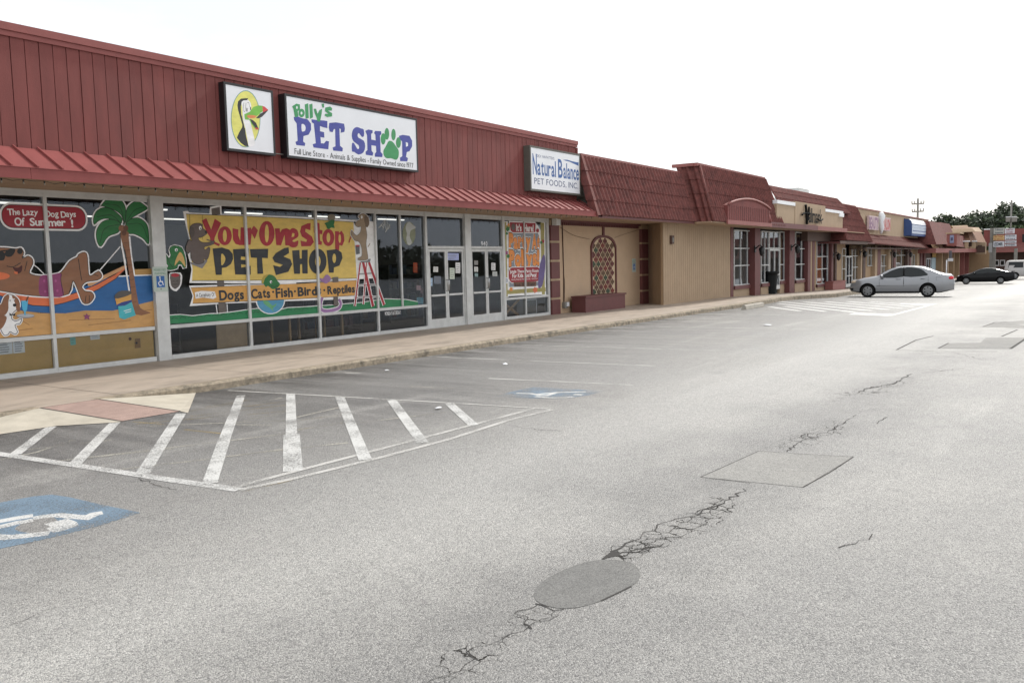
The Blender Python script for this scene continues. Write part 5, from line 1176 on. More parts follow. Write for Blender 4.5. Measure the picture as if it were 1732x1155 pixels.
ms = MB(); b0, b1 = aY(1300, 316, 13.0), aY(1415, 337, 13.0); tile_slope(ms, (b0.x-.6, 12.3, 4.2), (b1.x+.4, 12.3, 4.2), (b1.x, 13.0, b1.z), (b0.x, 13.0, b0.z), .245, 3); ms.box(b0.x, b1.x, 13.0, 13.18, b0.z-.03, b0.z+.08, M['pinkp']); ms.box(b1.x-.1, b1.x, 13.1, 14.5, 3.5, b1.z-.05, M['tile'])
ms.build('upper_tile_roof', cs)
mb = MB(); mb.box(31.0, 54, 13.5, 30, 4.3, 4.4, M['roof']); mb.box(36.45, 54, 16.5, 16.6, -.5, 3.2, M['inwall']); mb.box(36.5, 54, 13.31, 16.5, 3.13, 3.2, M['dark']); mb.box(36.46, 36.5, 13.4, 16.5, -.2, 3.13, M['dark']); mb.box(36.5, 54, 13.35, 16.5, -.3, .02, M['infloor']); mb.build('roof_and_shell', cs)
# script sign
A = Art(11.96); SB = paint(60, 66, 64, .9)
sg = empty('script_sign', (pz(1374, 380).x, 12, 3.6), 'black raised script lettering with small red words on the tan parapet', 'shop sign')
A.T = (1340, 335, 12)
lt = MB()
def scr(pts, w_=.10):
    lt = MB()
    p = [aY(1340+x/5.773-0, 335+y/5.773, 11.93) for x, y in pts]
    lt.tube([tuple(q) for q in smooth_open([tuple(q) for q in p], 4)], w_/2, mat('sign_black', (.01, .01, .01), .7, spec=.1), 6); lt.build('script_stroke', sg)
# coordinates in the enlarged crop (origin 1340,335)
def sc_(px, py): return ((px-1340)*5.773, (py-335)*5.773)
Z = lambda zx, zy: sc_(1140+zx/5.773, 260+zy/5.773)
scr([Z(1285, 500), Z(1292, 560), Z(1297, 690)], .13); scr([Z(1318, 520), Z(1314, 600), Z(1305, 650)], .10); scr([Z(1250, 600), Z(1275, 580), Z(1330, 585)], .09); scr([Z(1405, 640), Z(1430, 655), Z(1453, 640)], .08)
BP0 = mat('sign_black', (.01, .01, .01), .7, spec=.1); AA = Art(11.95); q0, q1 = aY(1368.0, 365, 11.95), aY(1390.5, 368, 11.95); AA.text('allmark', q0.x, q1.x, q0.z-.32, q0.z+.42, BP0, bold=.015, gap=.03, rot=.04); AA.build('script_letters', sg)
A.T = (0, 0, 1); A.Y = 12.028
p = aY(1366, 377, 12.028); q = aY(1381, 384, 12.028); A.text('GOLD CROWN', p.x, q.x, q.z, p.z-.05, paint(140, 70, 60), bold=.01, gap=.08); A.build('small_letters', sg)
mb = MB(); p0 = aY(1345, 325, 16); mb.box(p0.x-1, p0.x+1.3, 15.5, 17, 4.4, aY(1352, 321.5, 16).z, M['alu']); tag(mb.build('rooftop_unit'), 'low grey rooftop unit behind the card shop roof', 'rooftop unit')

# shopfront pieces on the Y=YB wall
def swall(px0, px1, ztop, zbot=-.6, m=None, par=cs, Y=YB, name='wall'):
    a_ = aY(px0, 440, Y).x; b_ = aY(px1, 440, Y).x; mb = MB(); mb.box(a_, b_, Y+.02, Y+.15, zbot, ztop, m or M['tan']); return mb.build(name, par)
def win(px0, px1, ytop, ybot, nv, hz, par=cs, Y=YB, fm=None, sill=True, glass=True, wm=None, bar_=.045, board=None):
    a_ = aY(px0, (ytop+ybot)/2, Y).x; b_ = aY(px1, (ytop+ybot)/2, Y).x; pm = (px0+px1)/2
    zt = aY(pm, ytop, Y).z; zb = aY(pm, ybot, Y).z; fm = fm or M['alu']; k = bar_
    f = MB(); f.box(a_, a_+k, Y-.03, Y+.06, zb, zt, fm); f.box(b_-k, b_, Y-.03, Y+.06, zb, zt, fm)
    f.box(a_+k, b_-k, Y-.029, Y+.06, zb, zb+k, fm); f.box(a_+k, b_-k, Y-.029, Y+.06, zt-k, zt, fm)
    for i in range(1, nv): x = a_+(b_-a_)*i/nv; f.box(x-k*.4, x+k*.4, Y-.02, Y+.05, zb+k, zt-k, fm)
    for h in hz:
        z = aY(pm, h, Y).z; f.box(a_+k, b_-k, Y-.025, Y+.055, z-k*.5, z+k*.5, fm)
    if sill: f.box(a_-.05, b_+.05, Y-.09, Y-.031, zb-.16, zb-.001, M['purple'])
    o = f.build('window', par)
    p = MB(); p.quad((a_+k, Y+.02, zb+k), (b_-k, Y+.02, zb+k), (b_-k, Y+.02, zt-k), (a_+k, Y+.02, zt-k), GLASS); p.build('pane', o)
    if board:
        p = MB(); p.box(a_+k, a_+(b_-a_)*.5, Y+.03, Y+.04, zb+k, aY(pm, board, Y).z, paint(188, 105, 60)); p.build('orange_poster', o)
    return a_, b_, zb, zt
def pil(px0, px1, par, m=None, ztop=3.13, dep=.28, Y=YB):
    a_ = aY(px0, 450, Y-dep).x; b_ = aY(px1, 450, Y-dep).x; mb = MB(); mb.box(a_, b_, Y-dep, Y+.1, -.8, ztop, m or M['purple']); return mb.build('pilaster', par)
def below(px0, px1, zt, par, Y=YB):
    a_ = aY(px0, 450, Y).x; b_ = aY(px1, 450, Y).x; mb = MB(); mb.box(a_, b_, Y-.02, Y+.1, -.8, zt, M['tan2']); mb.build('wall', par)
# door helper for far shops
def sdoor(px0, px1, ytop, ybot, par, Y=YB, fm=None):
    a_ = aY(px0, 450, Y).x; b_ = aY(px1, 450, Y).x; zt = aY(px0, ytop, Y).z; zb = aY(px0, ybot, Y).z; fm = fm or M['alu']; k = .075
    f = MB(); f.box(a_, a_+k, Y-.04, Y+.03, zb, zt, fm); f.box(b_-k, b_, Y-.04, Y+.03, zb, zt, fm); f.box(a_+k, b_-k, Y-.039, Y+.03, zb, zb+.2, fm); f.box(a_+k, b_-k, Y-.039, Y+.03, zt-.1, zt, fm)
    c_ = (a_+b_)/2; f.box(c_-.04, c_+.04, Y-.038, Y+.03, zb+.2, zt-.1, fm); o = f.build('door', par)
    p = MB(); p.quad((a_+k, Y+.0, zb+.2), (b_-k, Y+.0, zb+.2), (b_-k, Y+.0, zt-.1), (a_+k, Y+.0, zt-.1), GLASS); p.build('pane', o)
    p = MB(); p.box(a_+k, b_-k, Y-.06, Y-.041, (zb*1.3+zt*.7)/2, (zb*1.3+zt*.7)/2+.05, fm); p.build('push_bar', o)
pil(1236, 1240.5, cs, dep=.03)
r = win(1241, 1275, 389.5, 482, 3, (420.3, 449)); below(1240, 1277, r[2]-.16, cs)
pil(1277, 1286, cs)
r = win(1287, 1300, 391, 479, 2, (420.5, 448.5)); below(1286.5, 1300, r[2]-.16, cs)
sdoor(1300.5, 1318, 421, 490.5, cs); win(1300.5, 1318, 392, 420.7, 2, (), sill=False)
r = win(1318.5, 1334, 392, 474.5, 2, (420.7, 447.5)); below(1318.5, 1336, r[2]-.16, cs)
pil(1335.5, 1344, cs)
r = win(1345, 1366, 393, 473, 2, (421, 447)); below(1344, 1368, r[2]-.16, cs)
pil(1366.5, 1371, cs, dep=.2); pil(1371.2, 1374, cs, M['tan2'], dep=.12); pil(1374.2, 1378, cs, dep=.14)
swall(1378, 1381, 3.13); swall(1400, 1430, 2.75); r = win(1381, 1400, 408, 480, 2, (434, 455), board=434); below(1378, 1402, r[2]-.16, cs)
swall(1381, 1400, 3.13, aY(1390, 408, YB).z)
pil(1406.5, 1409.5, cs, ztop=2.9, dep=.2); pil(1413, 1415.5, cs, ztop=2.8, dep=.2, m=M['brown']); 
a_ = aY(1366, 400, 12.9).x; b_ = aY(1440, 400, 12.9).x; mb = MB(); mb.box(a_, b_, 12.9, 13.3, 2.62, 3.12, M['brown']); mb.build('header_beam', cs)
# black lanterns
def lantern(px, py, Y, lab):
    p = aY(px, py, Y); t = empty('wall_lantern', (p.x, Y, p.z), lab, 'wall lantern', 'dark lanterns on the pilasters')
    a = MB(); a.tube([(p.x, Y+.32, p.z+.05), (p.x, Y+.1, p.z+.22), (p.x, Y, p.z+.16)], .03, M['black'], 6); a.box(p.x-.07, p.x+.07, Y+.28, Y+.33, p.z-.1, p.z+.2, M['black']); a.build('bracket', t)
    a = MB(); a.tube([(p.x, Y, p.z+.17), (p.x, Y, p.z+.08), (p.x, Y, p.z-.2), (p.x, Y, p.z-.28)], .1, M['black'], 6, rs=[.02, .15, .10, .02]); a.build('lamp_housing', t)
lantern(1288.5, 423, YB-.6, 'dark lantern on the first maroon pilaster left of the trash can door'); lantern(1349, 420.5, YB-.6, 'dark lantern on the maroon pilaster right of the trash can door')
lantern(1418.5, 433, YB-.5, 'dark lantern on the brown post left of the white double door'); lantern(1463, 429, YB-.5, 'dark lantern on the post right of the white double door')
lantern(1513, 430, YB-.5, 'dark lantern on the wall above the silver sedan roof'); lantern(1540.5, 430, YB-.5, 'dark lantern on the wall above the rear of the silver sedan')
# planter box
p = aY(1409, 470, 12.7); q = aY(1430, 470, 12.7); mb = MB(); zt = aY(1415, 477, 12.7).z; mb.box(p.x, q.x, 12.7, 13.15, -.6, zt, M['pinkp']); mb.box(p.x-.05, q.x+.05, 12.65, 13.16, zt+.0005, zt+.05, M['pinkp']); tag(mb.build('planter_box'), 'short pink block planter beside the white double door', 'planter')

# ================================================================ SALON SHOP
sl = empty('salon_shop', (70, YB, -.3), 'tan metal clad shop with low red tile awning behind the silver sedan', 'shop building')
# mansard 3
ms = MB(); e0 = aY(1432, 406, 12.0); e1 = aY(1475, 410.5, 12.0); t0 = aY(1414, 344, 12.75); t1 = aY(1448, 351, 12.75)
tile_slope(ms, (e0.x, 12.0, 2.66), (e1.x, 12.0, 2.60), (t1.x, 12.75, t1.z), (t0.x, 12.75, t0.z), .25, 5)
ms.add([(e0.x, 12.0, 2.66), (t0.x, 12.75, t0.z), (t0.x, 13.6, t0.z), (e0.x, 13.3, 2.66)], [(0, 1, 2, 3)], M['tile']); ms.box(t0.x, t1.x, 12.75, 12.9, t0.z-.04, t0.z+.06, M['pinkp'])
ms.add([(e1.x, 12.0, 2.60), (e1.x, 13.4, 2.6), (t1.x, 13.6, t1.z), (t1.x, 12.75, t1.z)], [(0, 1, 2, 3)], M['tile']); ms.build('tile_mansard', sl)
mb = MB(); mb.box(e0.x-1.5, e1.x+1, 12.03, 13.3, 2.50, 2.585, M['purple']); mb.box(e0.x-1.5, e1.x-1.2, 11.99, 12.028, 2.45, 2.62, M['brown']); mb.build('fascia', sl)
# clad wall
YC = 13.0; w0 = aY(1449, 355, YC).x; w1 = aY(1570, 375, YC).x; zt = aY(1510, 363, YC).z; zb = aY(1510, 400, YC).z
mb = MB(); x = w0
while x < w1: xe = min(x+.42, w1); mb.box(x+.012, xe-.012, YC, YC+.05, zb-.3, zt, M['tan2']); x = xe
mb.box(w0, w1, YC+.02, YC+.12, zb-.3, zt-.01, M['tan']); mb.box(w0, w1, YC-.05, YC+.2, zt, zt+.09, M['pinkp']); mb.build('clad_wall', sl)
ms = MB(); ea = aY(1466, 412, 12.15); eb = aY(1577, 421.5, 12.15); ze = (ea.z+eb.z)/2
tile_slope(ms, (e1.x-.6, 12.15, ea.z), (eb.x, 12.15, eb.z), (w1, 12.98, zb-.1), (e1.x-.2, 12.98, zb), .24, 2); ms.build('tile_awning', sl)
mb = MB(); mb.box(e1.x-.6, eb.x, 12.25, 13.3, ze-.16, ze-.10, M['brown']); mb.box(54, 84, 13.2, 30, 4.0, 4.1, M['roof']); mb.box(54, 100, 15.5, 15.6, -1.4, 3, M['inwall']); mb.box(54, 100, 13.4, 15.5, 2.45, 2.5, M['dark']); mb.build('roof_and_shell', sl)
for px, w_, nm in ((1552, 1.0, 'a'),): pass
# salon sign
pm_ = M['white']; sg = empty('salon_sign', (aY(1486, 390, YC-.1).x, YC-.2, 3.2), 'raised pink and red lettering with a tall ornament on the tan clad wall', 'shop sign')
def ctext(txt, px0, px1, y0, y1, Y, m, par, name, back=None, bold=.04, dep=.15):
    a_ = aY(px0, (y0+y1)/2, Y); b_ = aY(px1, (y0+y1)/2, Y); pm = (px0+px1)/2; z1_, z0_ = aY(pm, y0, Y).z, aY(pm, y1, Y).z
    A = Art(Y); A.text(txt, a_.x, b_.x, z0_, z1_, m, bold=bold, gap=.06); 
    if back: A.mb.box(a_.x-.05, b_.x+.05, Y+.004, Y+dep, z0_-.08, z1_+.08, back)
    A.build(name, par)
ctext('BEAUTY', 1470.5, 1486, 367.5, 387, YC-.25, paint(120, 75, 115), sg, 'sign_letters', mat('pale_pink_panel', (.55, .42, .42), .5)); ctext('SALON', 1494, 1506, 370, 388.5, YC-.25, paint(175, 60, 55), sg, 'sign_letters', mat('pale_pink_panel', (.55, .42, .42), .5))
p = aY(1490.5, 378, YC-.3); mb = MB(); mb.tube([(p.x, YC-.3, p.z-.72), (p.x+.1, YC-.3, p.z-.3), (p.x-.08, YC-.3, p.z+.1), (p.x+.1, YC-.3, p.z+.5), (p.x, YC-.3, p.z+.78)], .2, M['white'], 8, rs=[.06, .2, .16, .26, .12]); mb.build('ornament', sg)
# blue awning sign
a_ = aY(1541, 390, YC-.55).x; b_ = aY(1573, 390, YC-.55).x; zt = aY(1556, 372, YC-.5).z; zb_ = aY(1556, 400, YC-.5).z
pr = [(a_, YC-.01, zb_), (a_, YC-.6, zb_), (a_, YC-.6, zt-.45), (a_, YC-.52, zt-.2), (a_, YC-.35, zt-.05), (a_, YC-.01, zt)]
BLU2 = mat('blue_awning_fabric', (.035, .075, .22), .6); WB = mat('pale_awning_fabric', (.50, .56, .66), .6)
t = empty('awning_sign', ((a_+b_)/2, YC-.3, zb_), 'blue rounded awning box sign with a pale lettered front on the tan clad wall', 'shop sign')
mb = MB(); mb.prism(pr, (b_-a_, 0, 0), BLU2); mb.build('awning_body', t); mb = MB(); mb.box(a_+.1, b_-.1, YC-.615, YC-.601, zb_+.18, zt-.5, WB)
mb.add([(a_+.05, YC-.612, zt-.44), (b_, YC-.612, zt-.44), (b_, YC-.53, zt-.18), (a_+.05, YC-.53, zt-.18)], [(0, 1, 2, 3)], M['white']); mb.add([(a_+.05, YC-.53, zt-.18), (b_, YC-.53, zt-.18), (b_, YC-.35, zt-.03), (a_+.05, YC-.35, zt-.03)], [(0, 1, 2, 3)], M['white']); mb.build('lettered_front', t)
A = Art(YC-.616); LB = paint(80, 95, 140)
for i, tx in enumerate(('NAIL SALON', 'MANICURES')): A.text(tx, a_+.25+i*(b_-a_)*.5, a_+.2+(b_-a_)*(.45+i*.5), zb_+.65, zt-.7, LB, bold=.03)
A.line2([(a_+.3, zb_+.4), (b_-.4, zb_+.4)], .08, LB); A.build('sign_letters', t)
# shopfront far
swall(1440, 1600, 2.55, -1.2, M['tan'], sl, YB+.05)
sdoor(1430.5, 1441, 433, 486, sl); win(1424, 1430, 420, 475, 1, (433, 455), sl, sill=False); win(1441.5, 1452, 420, 474, 2, (433, 452), sl)
for x0, x1, m_ in ((1456, 1458.5, 'tan2'), (1460, 1464, 'brown'), (1480, 1484, 'tan2'), (1484.5, 1489.5, 'purple'), (1503, 1507, 'tan2'), (1508.5, 1511, 'brown'), (1512, 1515, 'purple'), (1535, 1538, 'brown'), (1539, 1541, 'purple'), (1551, 1555, 'tan2'), (1557, 1560, 'purple'), (1563, 1565.5, 'purple'), (1585, 1588, 'tan2'), (1590, 1593, 'purple')): pil(x0, x1, sl, M[m_], ztop=2.45, dep=.2)
for x0, x1, y0, y1 in ((1468, 1479.5, 418, 450), (1490.5, 1500.5, 431, 466), (1515.5, 1534, 418, 452), (1542.5, 1551, 431, 462)): win(x0, x1, y0, y1, 2, (432,) if y0 < 420 else (450,), sl, sill=False)
sdoor(1566.5, 1574, 437, 470, sl, fm=M['white']); a_ = aY(1575, 445, YB-.02); b_ = aY(1584, 445, YB-.02); mb = MB(); mb.box(a_.x, b_.x, YB-.08, YB+.02, aY(1580, 460, YB).z, aY(1580, 436, YB).z, paint(150, 175, 185)); tag(mb.build('window_poster'), 'pale blue poster covering the window right of the far white door', 'poster')
p = aY(1580, 431.5, YB-.1); mb = MB(); mb.box(a_.x, b_.x, YB-.12, YB-.081, p.z-.2, p.z+.25, paint(170, 140, 75)); tag(mb.build('window_poster'), 'ochre panel above the pale blue poster on the far shopfront', 'poster')
# ================================================================ FAR SHOPS
fs_ = empty('far_tile_shop', (95, 12.5, -.8), 'far shop with steep red tile roofs just beyond the blue awning sign', 'shop building')
def slope_px(mb, bl, br, tr, tl, Y0, Y1, m, thick=True):
    B0, B1 = aY(*bl, Y0), aY(*br, Y0); T1, T0 = aY(*tr, Y1), aY(*tl, Y1)
    mb.add([B0, B1, T1, T0], [(0, 1, 2, 3)], m)
    B2 = [Vector((p.x, 14.5, p.z)) for p in (B0, B1, T1, T0)]; mb.add([B0, T0, B2[3], B2[0]], [(0, 1, 2, 3)], m); mb.add([B1, B2[1], B2[2], T1], [(0, 1, 2, 3)], m); mb.add([T0, T1, B2[2], B2[3]], [(0, 1, 2, 3)], m)
    return B0, B1, T1, T0
mb = MB(); slope_px(mb, (1584, 413.5), (1603, 413), (1590, 377), (1571, 374), 11.5, 12.2, M['tile']); mb.build('tile_roof', fs_)
mb = MB(); slope_px(mb, (1600, 413), (1620, 415), (1606, 379), (1589, 376), 12.4, 13.0, M['tile']); mb.build('tile_roof', fs_)
mb = MB(); slope_px(mb, (1618, 417), (1637, 419), (1630, 399), (1612, 397), 12.0, 12.4, M['tile']); mb.build('tile_roof', fs_)
a_ = aY(1583, 417, 11.6); b_ = aY(1668, 424, 11.6); mb = MB(); mb.box(a_.x, b_.x, 11.6, 13.3, 1.85, 2.25, M['pinkp']); mb.box(a_.x, b_.x, 13.25, 13.3, -1.3, 1.85, M['brown']); mb.box(a_.x, 135, 13.3, 26, -1.3, 4, M['tan']); mb.build('fascia', fs_)
for i in range(9):
    x = 93+i*4.2; mb = MB(); mb.box(x, x+.45, 12.6, 13.24, -1.3, 1.85, random.choice([M['tan2'], M['tan'], M['pinkp']])); mb.build('post', fs_)
t = empty('gabled_sign_board', (95, 10.9, 2), 'pink sign board with a small blue notice standing out under the far tile roofs', 'shop sign')
a_ = aX(1601, 416, 92.5); b_ = aX(1618, 420, 92.5); c_ = aX(1601, 396, 92.5); mb = MB(); mb.box(92.5, 94.5, b_.y, a_.y, a_.z, c_.z, M['pinkp']); mb.box(92.4, 95, b_.y-.3, a_.y+.1, c_.z, c_.z+.12, M['ltan']); mb.build('board', t)
d0 = aX(1606.5, 398, 92.4); d1 = aX(1613, 411, 92.4); mb = MB(); mb.box(92.44, 92.499, d1.y, d0.y, d1.z, d0.z, paint(120, 130, 160)); mb.box(92.43, 92.439, d1.y+.08, d0.y-.08, (d0.z+d1.z)/2-.15, (d0.z+d1.z)/2+.15, paint(60, 60, 90)); mb.build('notice', t)
# tan roofed shop
ts = empty('tan_roof_shop', (118, 12, -1.2), 'far shop with steep tan and brown roof and a tan front with small brown emblem', 'shop building')
mb = MB(); B = slope_px(mb, (1620, 400), (1648, 400), (1636, 381), (1610, 382), 13.5, 14.0, M['tan2']); mb.build('gable', ts)
mb = MB(); slope_px(mb, (1642, 409), (1668, 410.5), (1656, 385), (1634, 384), 11.6, 12.6, M['tiletan']); slope_px(mb, (1650, 392), (1662, 392), (1655, 385), (1644, 386), 11.2, 11.6, M['tan2']); mb.build('tan_roof', ts)
a_ = aX(1649.5, 430, 112); b_ = aX(1667, 410, 112); mb = MB(); mb.box(112, 113, b_.y, a_.y, a_.z, b_.z, M['tan2']); mb.build('front_wall', ts)
c_ = aX(1658.5, 422, 111.9); mb = MB(); mb.box(111.9, 111.99, c_.y-.45, c_.y+.45, c_.z-.35, c_.z+.35, M['brown']); mb.box(111.85, 111.9, c_.y-.15, c_.y+.3, c_.z+.2, c_.z+.5, M['brown']); mb.build('emblem', ts)
a_ = aX(1640, 466, 115); b_ = aX(1672, 428, 115); mb = MB(); mb.box(115, 115.5, b_.y-.5, a_.y+3, -1.3, b_.z+.3, M['tan']); mb.build('wall', ts)
def hang(px0, px1, y0, y1, X, lab, m, cap=True):
    a_ = aX(px0, y1, X); b_ = aX(px1, y0, X); t = empty('hanging_sign', (X, (a_.y+b_.y)/2, a_.z), lab, 'hanging sign', 'small board signs under the far eaves')
    mb = MB(); mb.box(X, X+.12, b_.y, a_.y, a_.z, b_.z, m); mb.build('board', t)
    if cap: mb = MB(); mb.box(X-.1, X+.5, b_.y-.1, a_.y+.25, b_.z, b_.z+.13, M['white']); mb.box(X+.1, X+.5, a_.y, a_.y+.35, b_.z-.5, b_.z-.01, M['brown']); mb.build('bracket', t)
hang(1631, 1638, 409, 422.5, 105, 'left small tan board sign with a white top under the far eaves', M['ltan']); hang(1643.5, 1650, 409, 420.5, 108, 'right small tan board sign under the far eaves', M['ltan'])
hang(1605, 1610, 424, 442, 90, 'narrow dark hanging sign with a white lower panel above the post', mat('dull_sign', (.12, .12, .14), .6), False)
p_ = aX(1607.5, 439.5, 89.9); mb = MB(); mb.box(89.88, 89.99, p_.y-.22, p_.y+.22, p_.z-.14, p_.z+.14, M['white']); tag(mb.build('notice'), 'small white notice panel below the narrow dark hanging sign', 'notice')
# white bollard post
p = aX(1600.5, 466, 84); q = aX(1600.5, 440, 84); mb = MB(); mb.tube([(84, p.y, g(84)), (84, p.y, q.z)], .05, M['white'], 8); tag(mb.build('post'), 'slim white post standing beyond the silver sedan boot', 'post')
# red end building facing the camera
rb = empty('red_end_building', (128, 8, -1.2), 'dark red flat fronted building closing the far end of the lot', 'shop building')
XR = 128; a_ = aX(1664, 391, XR); b_ = aX(1760, 387, XR); mb = MB(); mb.box(XR, XR+12, b_.y-30, a_.y, 2.6, a_.z+.15, M['side']); mb.box(XR-.1, XR+.3, aX(1680, 390, XR).y, a_.y, a_.z+.15, a_.z+.28, M['white']); mb.build('upper_wall', rb)
a2 = aX(1672, 424, XR-2.2); mb = MB(); mb.add([(XR-2.2, b_.y-30, 1.9), (XR-2.2, a2.y, 1.9), (XR, a2.y, 3.0), (XR, b_.y-30, 3.0)], [(0, 1, 2, 3)], M['tile']); mb.box(XR-2.2, XR-2.1, b_.y-30, a2.y, 1.75, 1.9, M['pinkp']); mb.box(XR-2.1, XR, b_.y-30, a2.y, 1.80, 1.9, M['brown']); mb.build('awning', rb)
mb = MB(); mb.box(XR, XR+.4, b_.y-30, a2.y, -1.3, 2.6, M['brown']); mb.build('lower_wall', rb)
for x0, x1 in ((1681, 1690), (1691, 1700)):
    a3 = aX(x0, 450, XR-.05); b3 = aX(x1, 439.5, XR-.05); mb = MB(); mb.box(XR-.06, XR-.001, b3.y, a3.y, a3.z, b3.z, M['white']); o = mb.build('window', rb); mb = MB(); mb.box(XR-.08, XR-.061, b3.y+.1, a3.y-.1, a3.z+.12, b3.z-.12, M['cglass']); mb.build('pane', o)
a3 = aX(1729, 403, XR-.05); mb = MB(); mb.box(XR-.06, XR-.001, a3.y-4, a3.y, a3.z-.5, a3.z+.5, M['cglass']); mb.build('window', rb)
# directory sign
X = 112; t = empty('directory_sign', (X, aX(1700, 420, X).y, -1.2), 'free standing directory sign of stacked tenant panels in front of the red building', 'directory sign')
def panel(x0, x1, y0, y1, m, txt=None, tm=None, nm='tenant_panel'):
    a_ = aX(x0, y1, X); b_ = aX(x1, y0, X); mb = MB(); mb.box(X, X+.3, b_.y, a_.y, a_.z, b_.z, m); o = mb.build(nm, t)
    if txt:
        me = MB(); 
        rows = txt if isinstance(txt, (list, tuple)) else [txt]
        for i, rw in enumerate(rows):
            h = (b_.z-a_.z)/len(rows); z0_ = b_.z-h*(i+1)+h*.22; z1_ = b_.z-h*i-h*.18
            A = Art(0); A.L = lambda p: (X-.01, -p.x, p.y); A.text(rw, -a_.y+.12, -b_.y-.12, z0_, z1_, tm, bold=.03); me.v and None
            A.build('panel_lettering', o)
PD = paint(70, 75, 85)
panel(1680.5, 1698.5, 385.5, 396.5, mat('panel_grey', (.38, .38, .35), .6), ['Tobacco', 'Accessories'], PD); panel(1699.5, 1716, 386, 395.5, mat('panel_white', (.55, .56, .60), .5), ['HOMESTEAD', 'CLEANERS'], paint(140, 70, 80))
panel(1680, 1698.5, 398, 407, mat('panel_gold', (.52, .36, .16), .6), ['Bridal', 'By Simone'], paint(150, 75, 45)); panel(1699.5, 1719, 397, 406, mat('panel_white', (.55, .56, .60), .5), ['WATER STORE', 'and more'], PD)
panel(1680, 1698.5, 408, 418, mat('panel_white', (.55, .56, .60), .5), 'EDMR', PD); panel(1699.5, 1719, 407, 411.5, mat('panel_white', (.55, .56, .60), .5), 'Sports Corner', PD); panel(1699.5, 1719, 412.5, 416.8, mat('panel_white', (.55, .56, .60), .5), 'BARBER', PD)
for px in (1676.5, 1681.5):
    a_ = aX(px, 428, X+.4); b_ = aX(px, 386, X+.4); mb = MB(); mb.box(X+.31, X+.6, a_.y-.16, a_.y+.16, g(X), b_.z, M['pole']); mb.build('support_post', t)
a_ = aX(1718, 428, X+.4); mb = MB(); mb.box(X+.31, X+.6, a_.y-.16, a_.y+.16, g(X), aX(1718, 420, X).z, M['pole']); mb.build('support_post', t)
mb = MB(); a_ = aX(1672, 427, X-2); b_ = aX(1678, 411, X-2); mb.box(X-2, X-1.7, b_.y, a_.y, a_.z, b_.z, mat('grey_cabinet_light', (.3, .3, .3), .6)); tag(mb.build('sign_board'), 'plain grey board sign left of the directory sign', 'sign board')
# second tall sign
X = 150; t = empty('pole_sign', (X, aX(1709, 420, X).y, -1.2), 'tall thin pole carrying two grey sign boxes in front of the trees', 'pole sign'); y_ = aX(1710, 372, X).y
mb = MB(); mb.tube([(X, y_, -1.2), (X, y_, aX(1710, 339, X).z)], .12, M['pole'], 8); mb.build('pole', t)
for x0, x1 in ((1701, 1709.2), (1710.8, 1720)):
    a_ = aX(x0, 375.5, X-.4); b_ = aX(x1, 367.5, X-.4); mb = MB(); mb.box(X-.5, X-.1, b_.y, a_.y, a_.z, b_.z, M['pole']); mb.box(X-.52, X-.08, b_.y, a_.y, b_.z, b_.z+.1, M['white']); mb.build('sign_box', t)
# power pole
X = 135; c_ = aX(1552, 372, X); b_ = aX(1551.5, 336, X); t = empty('utility_pole', (X, c_.y, 0), 'wooden utility pole with two crossarms rising behind the salon roof', 'utility pole')
mb = MB(); mb.tube([(X, c_.y, -1), (X, c_.y, b_.z)], .16, M['pole'], 8, rs=[.2, .13]); mb.build('pole', t)
for yy, w_ in ((345, 9), (358, 8.5)):
    z = aX(1552, yy, X).z; mb = MB(); w2 = w_/FPX*X*.98; mb.box(X-.06, X+.06, c_.y-w2, c_.y+w2, z-.09, z+.09, M['pole'])
    for k in (-.95, -.5, .5, .95): mb.tube([(X, c_.y+k*w2, z+.09), (X, c_.y+k*w2, z+.42)], .07, M['pole'], 6)
    mb.build('crossarm', t)

# ================================================================ VEHICLES
def wheel(x, y, r, par, side):
    t = MB(); w_ = .2; rs = [r*.86, r, r, r*.86]
    ys_ = [y-w_/2, y-w_/2+.03, y+w_/2-.03, y+w_/2]; t.tube([(x, q, r) for q in ys_], r, M['rubber'], 28, rs=rs)
    o = t.build('wheel', par)
    yo = y+side*(w_/2+.002); c = MB(); vs = [(x, yo+side*.012, r)]; n = 24
    for rr_, dy in ((r*.22, .014), (r*.60, .004), (r*.68, -.002)): vs += [(x+rr_*cos(2*pi*i/n), yo+side*dy, r+rr_*sin(2*pi*i/n)) for i in range(n)]
    fs = [(0, 1+i, 1+(i+1) % n) for i in range(n)]+[(1+k*n+i, 1+k*n+(i+1) % n, 1+(k+1)*n+(i+1) % n, 1+(k+1)*n+i) for k in range(2) for i in range(n)]
    c.add(vs, fs, M['rim'])
    for i in range(6):
        a = 2*pi*(i+.5)/6; cx_, cz_ = x+r*.47*cos(a), r+r*.47*sin(a)
        c.add([(cx_+r*.11*cos(a+q)*(1.3 if q in (0, pi) else .8), yo+side*.0125, cz_+r*.11*sin(a+q)*(1.3 if q in (0, pi) else .8)) for q in (0, pi/3, 2*pi/3, pi, 4*pi/3, 5*pi/3)], [(0, 1, 2, 3, 4, 5)], M['rubber'])
    c.build('wheel_cover', o); return o
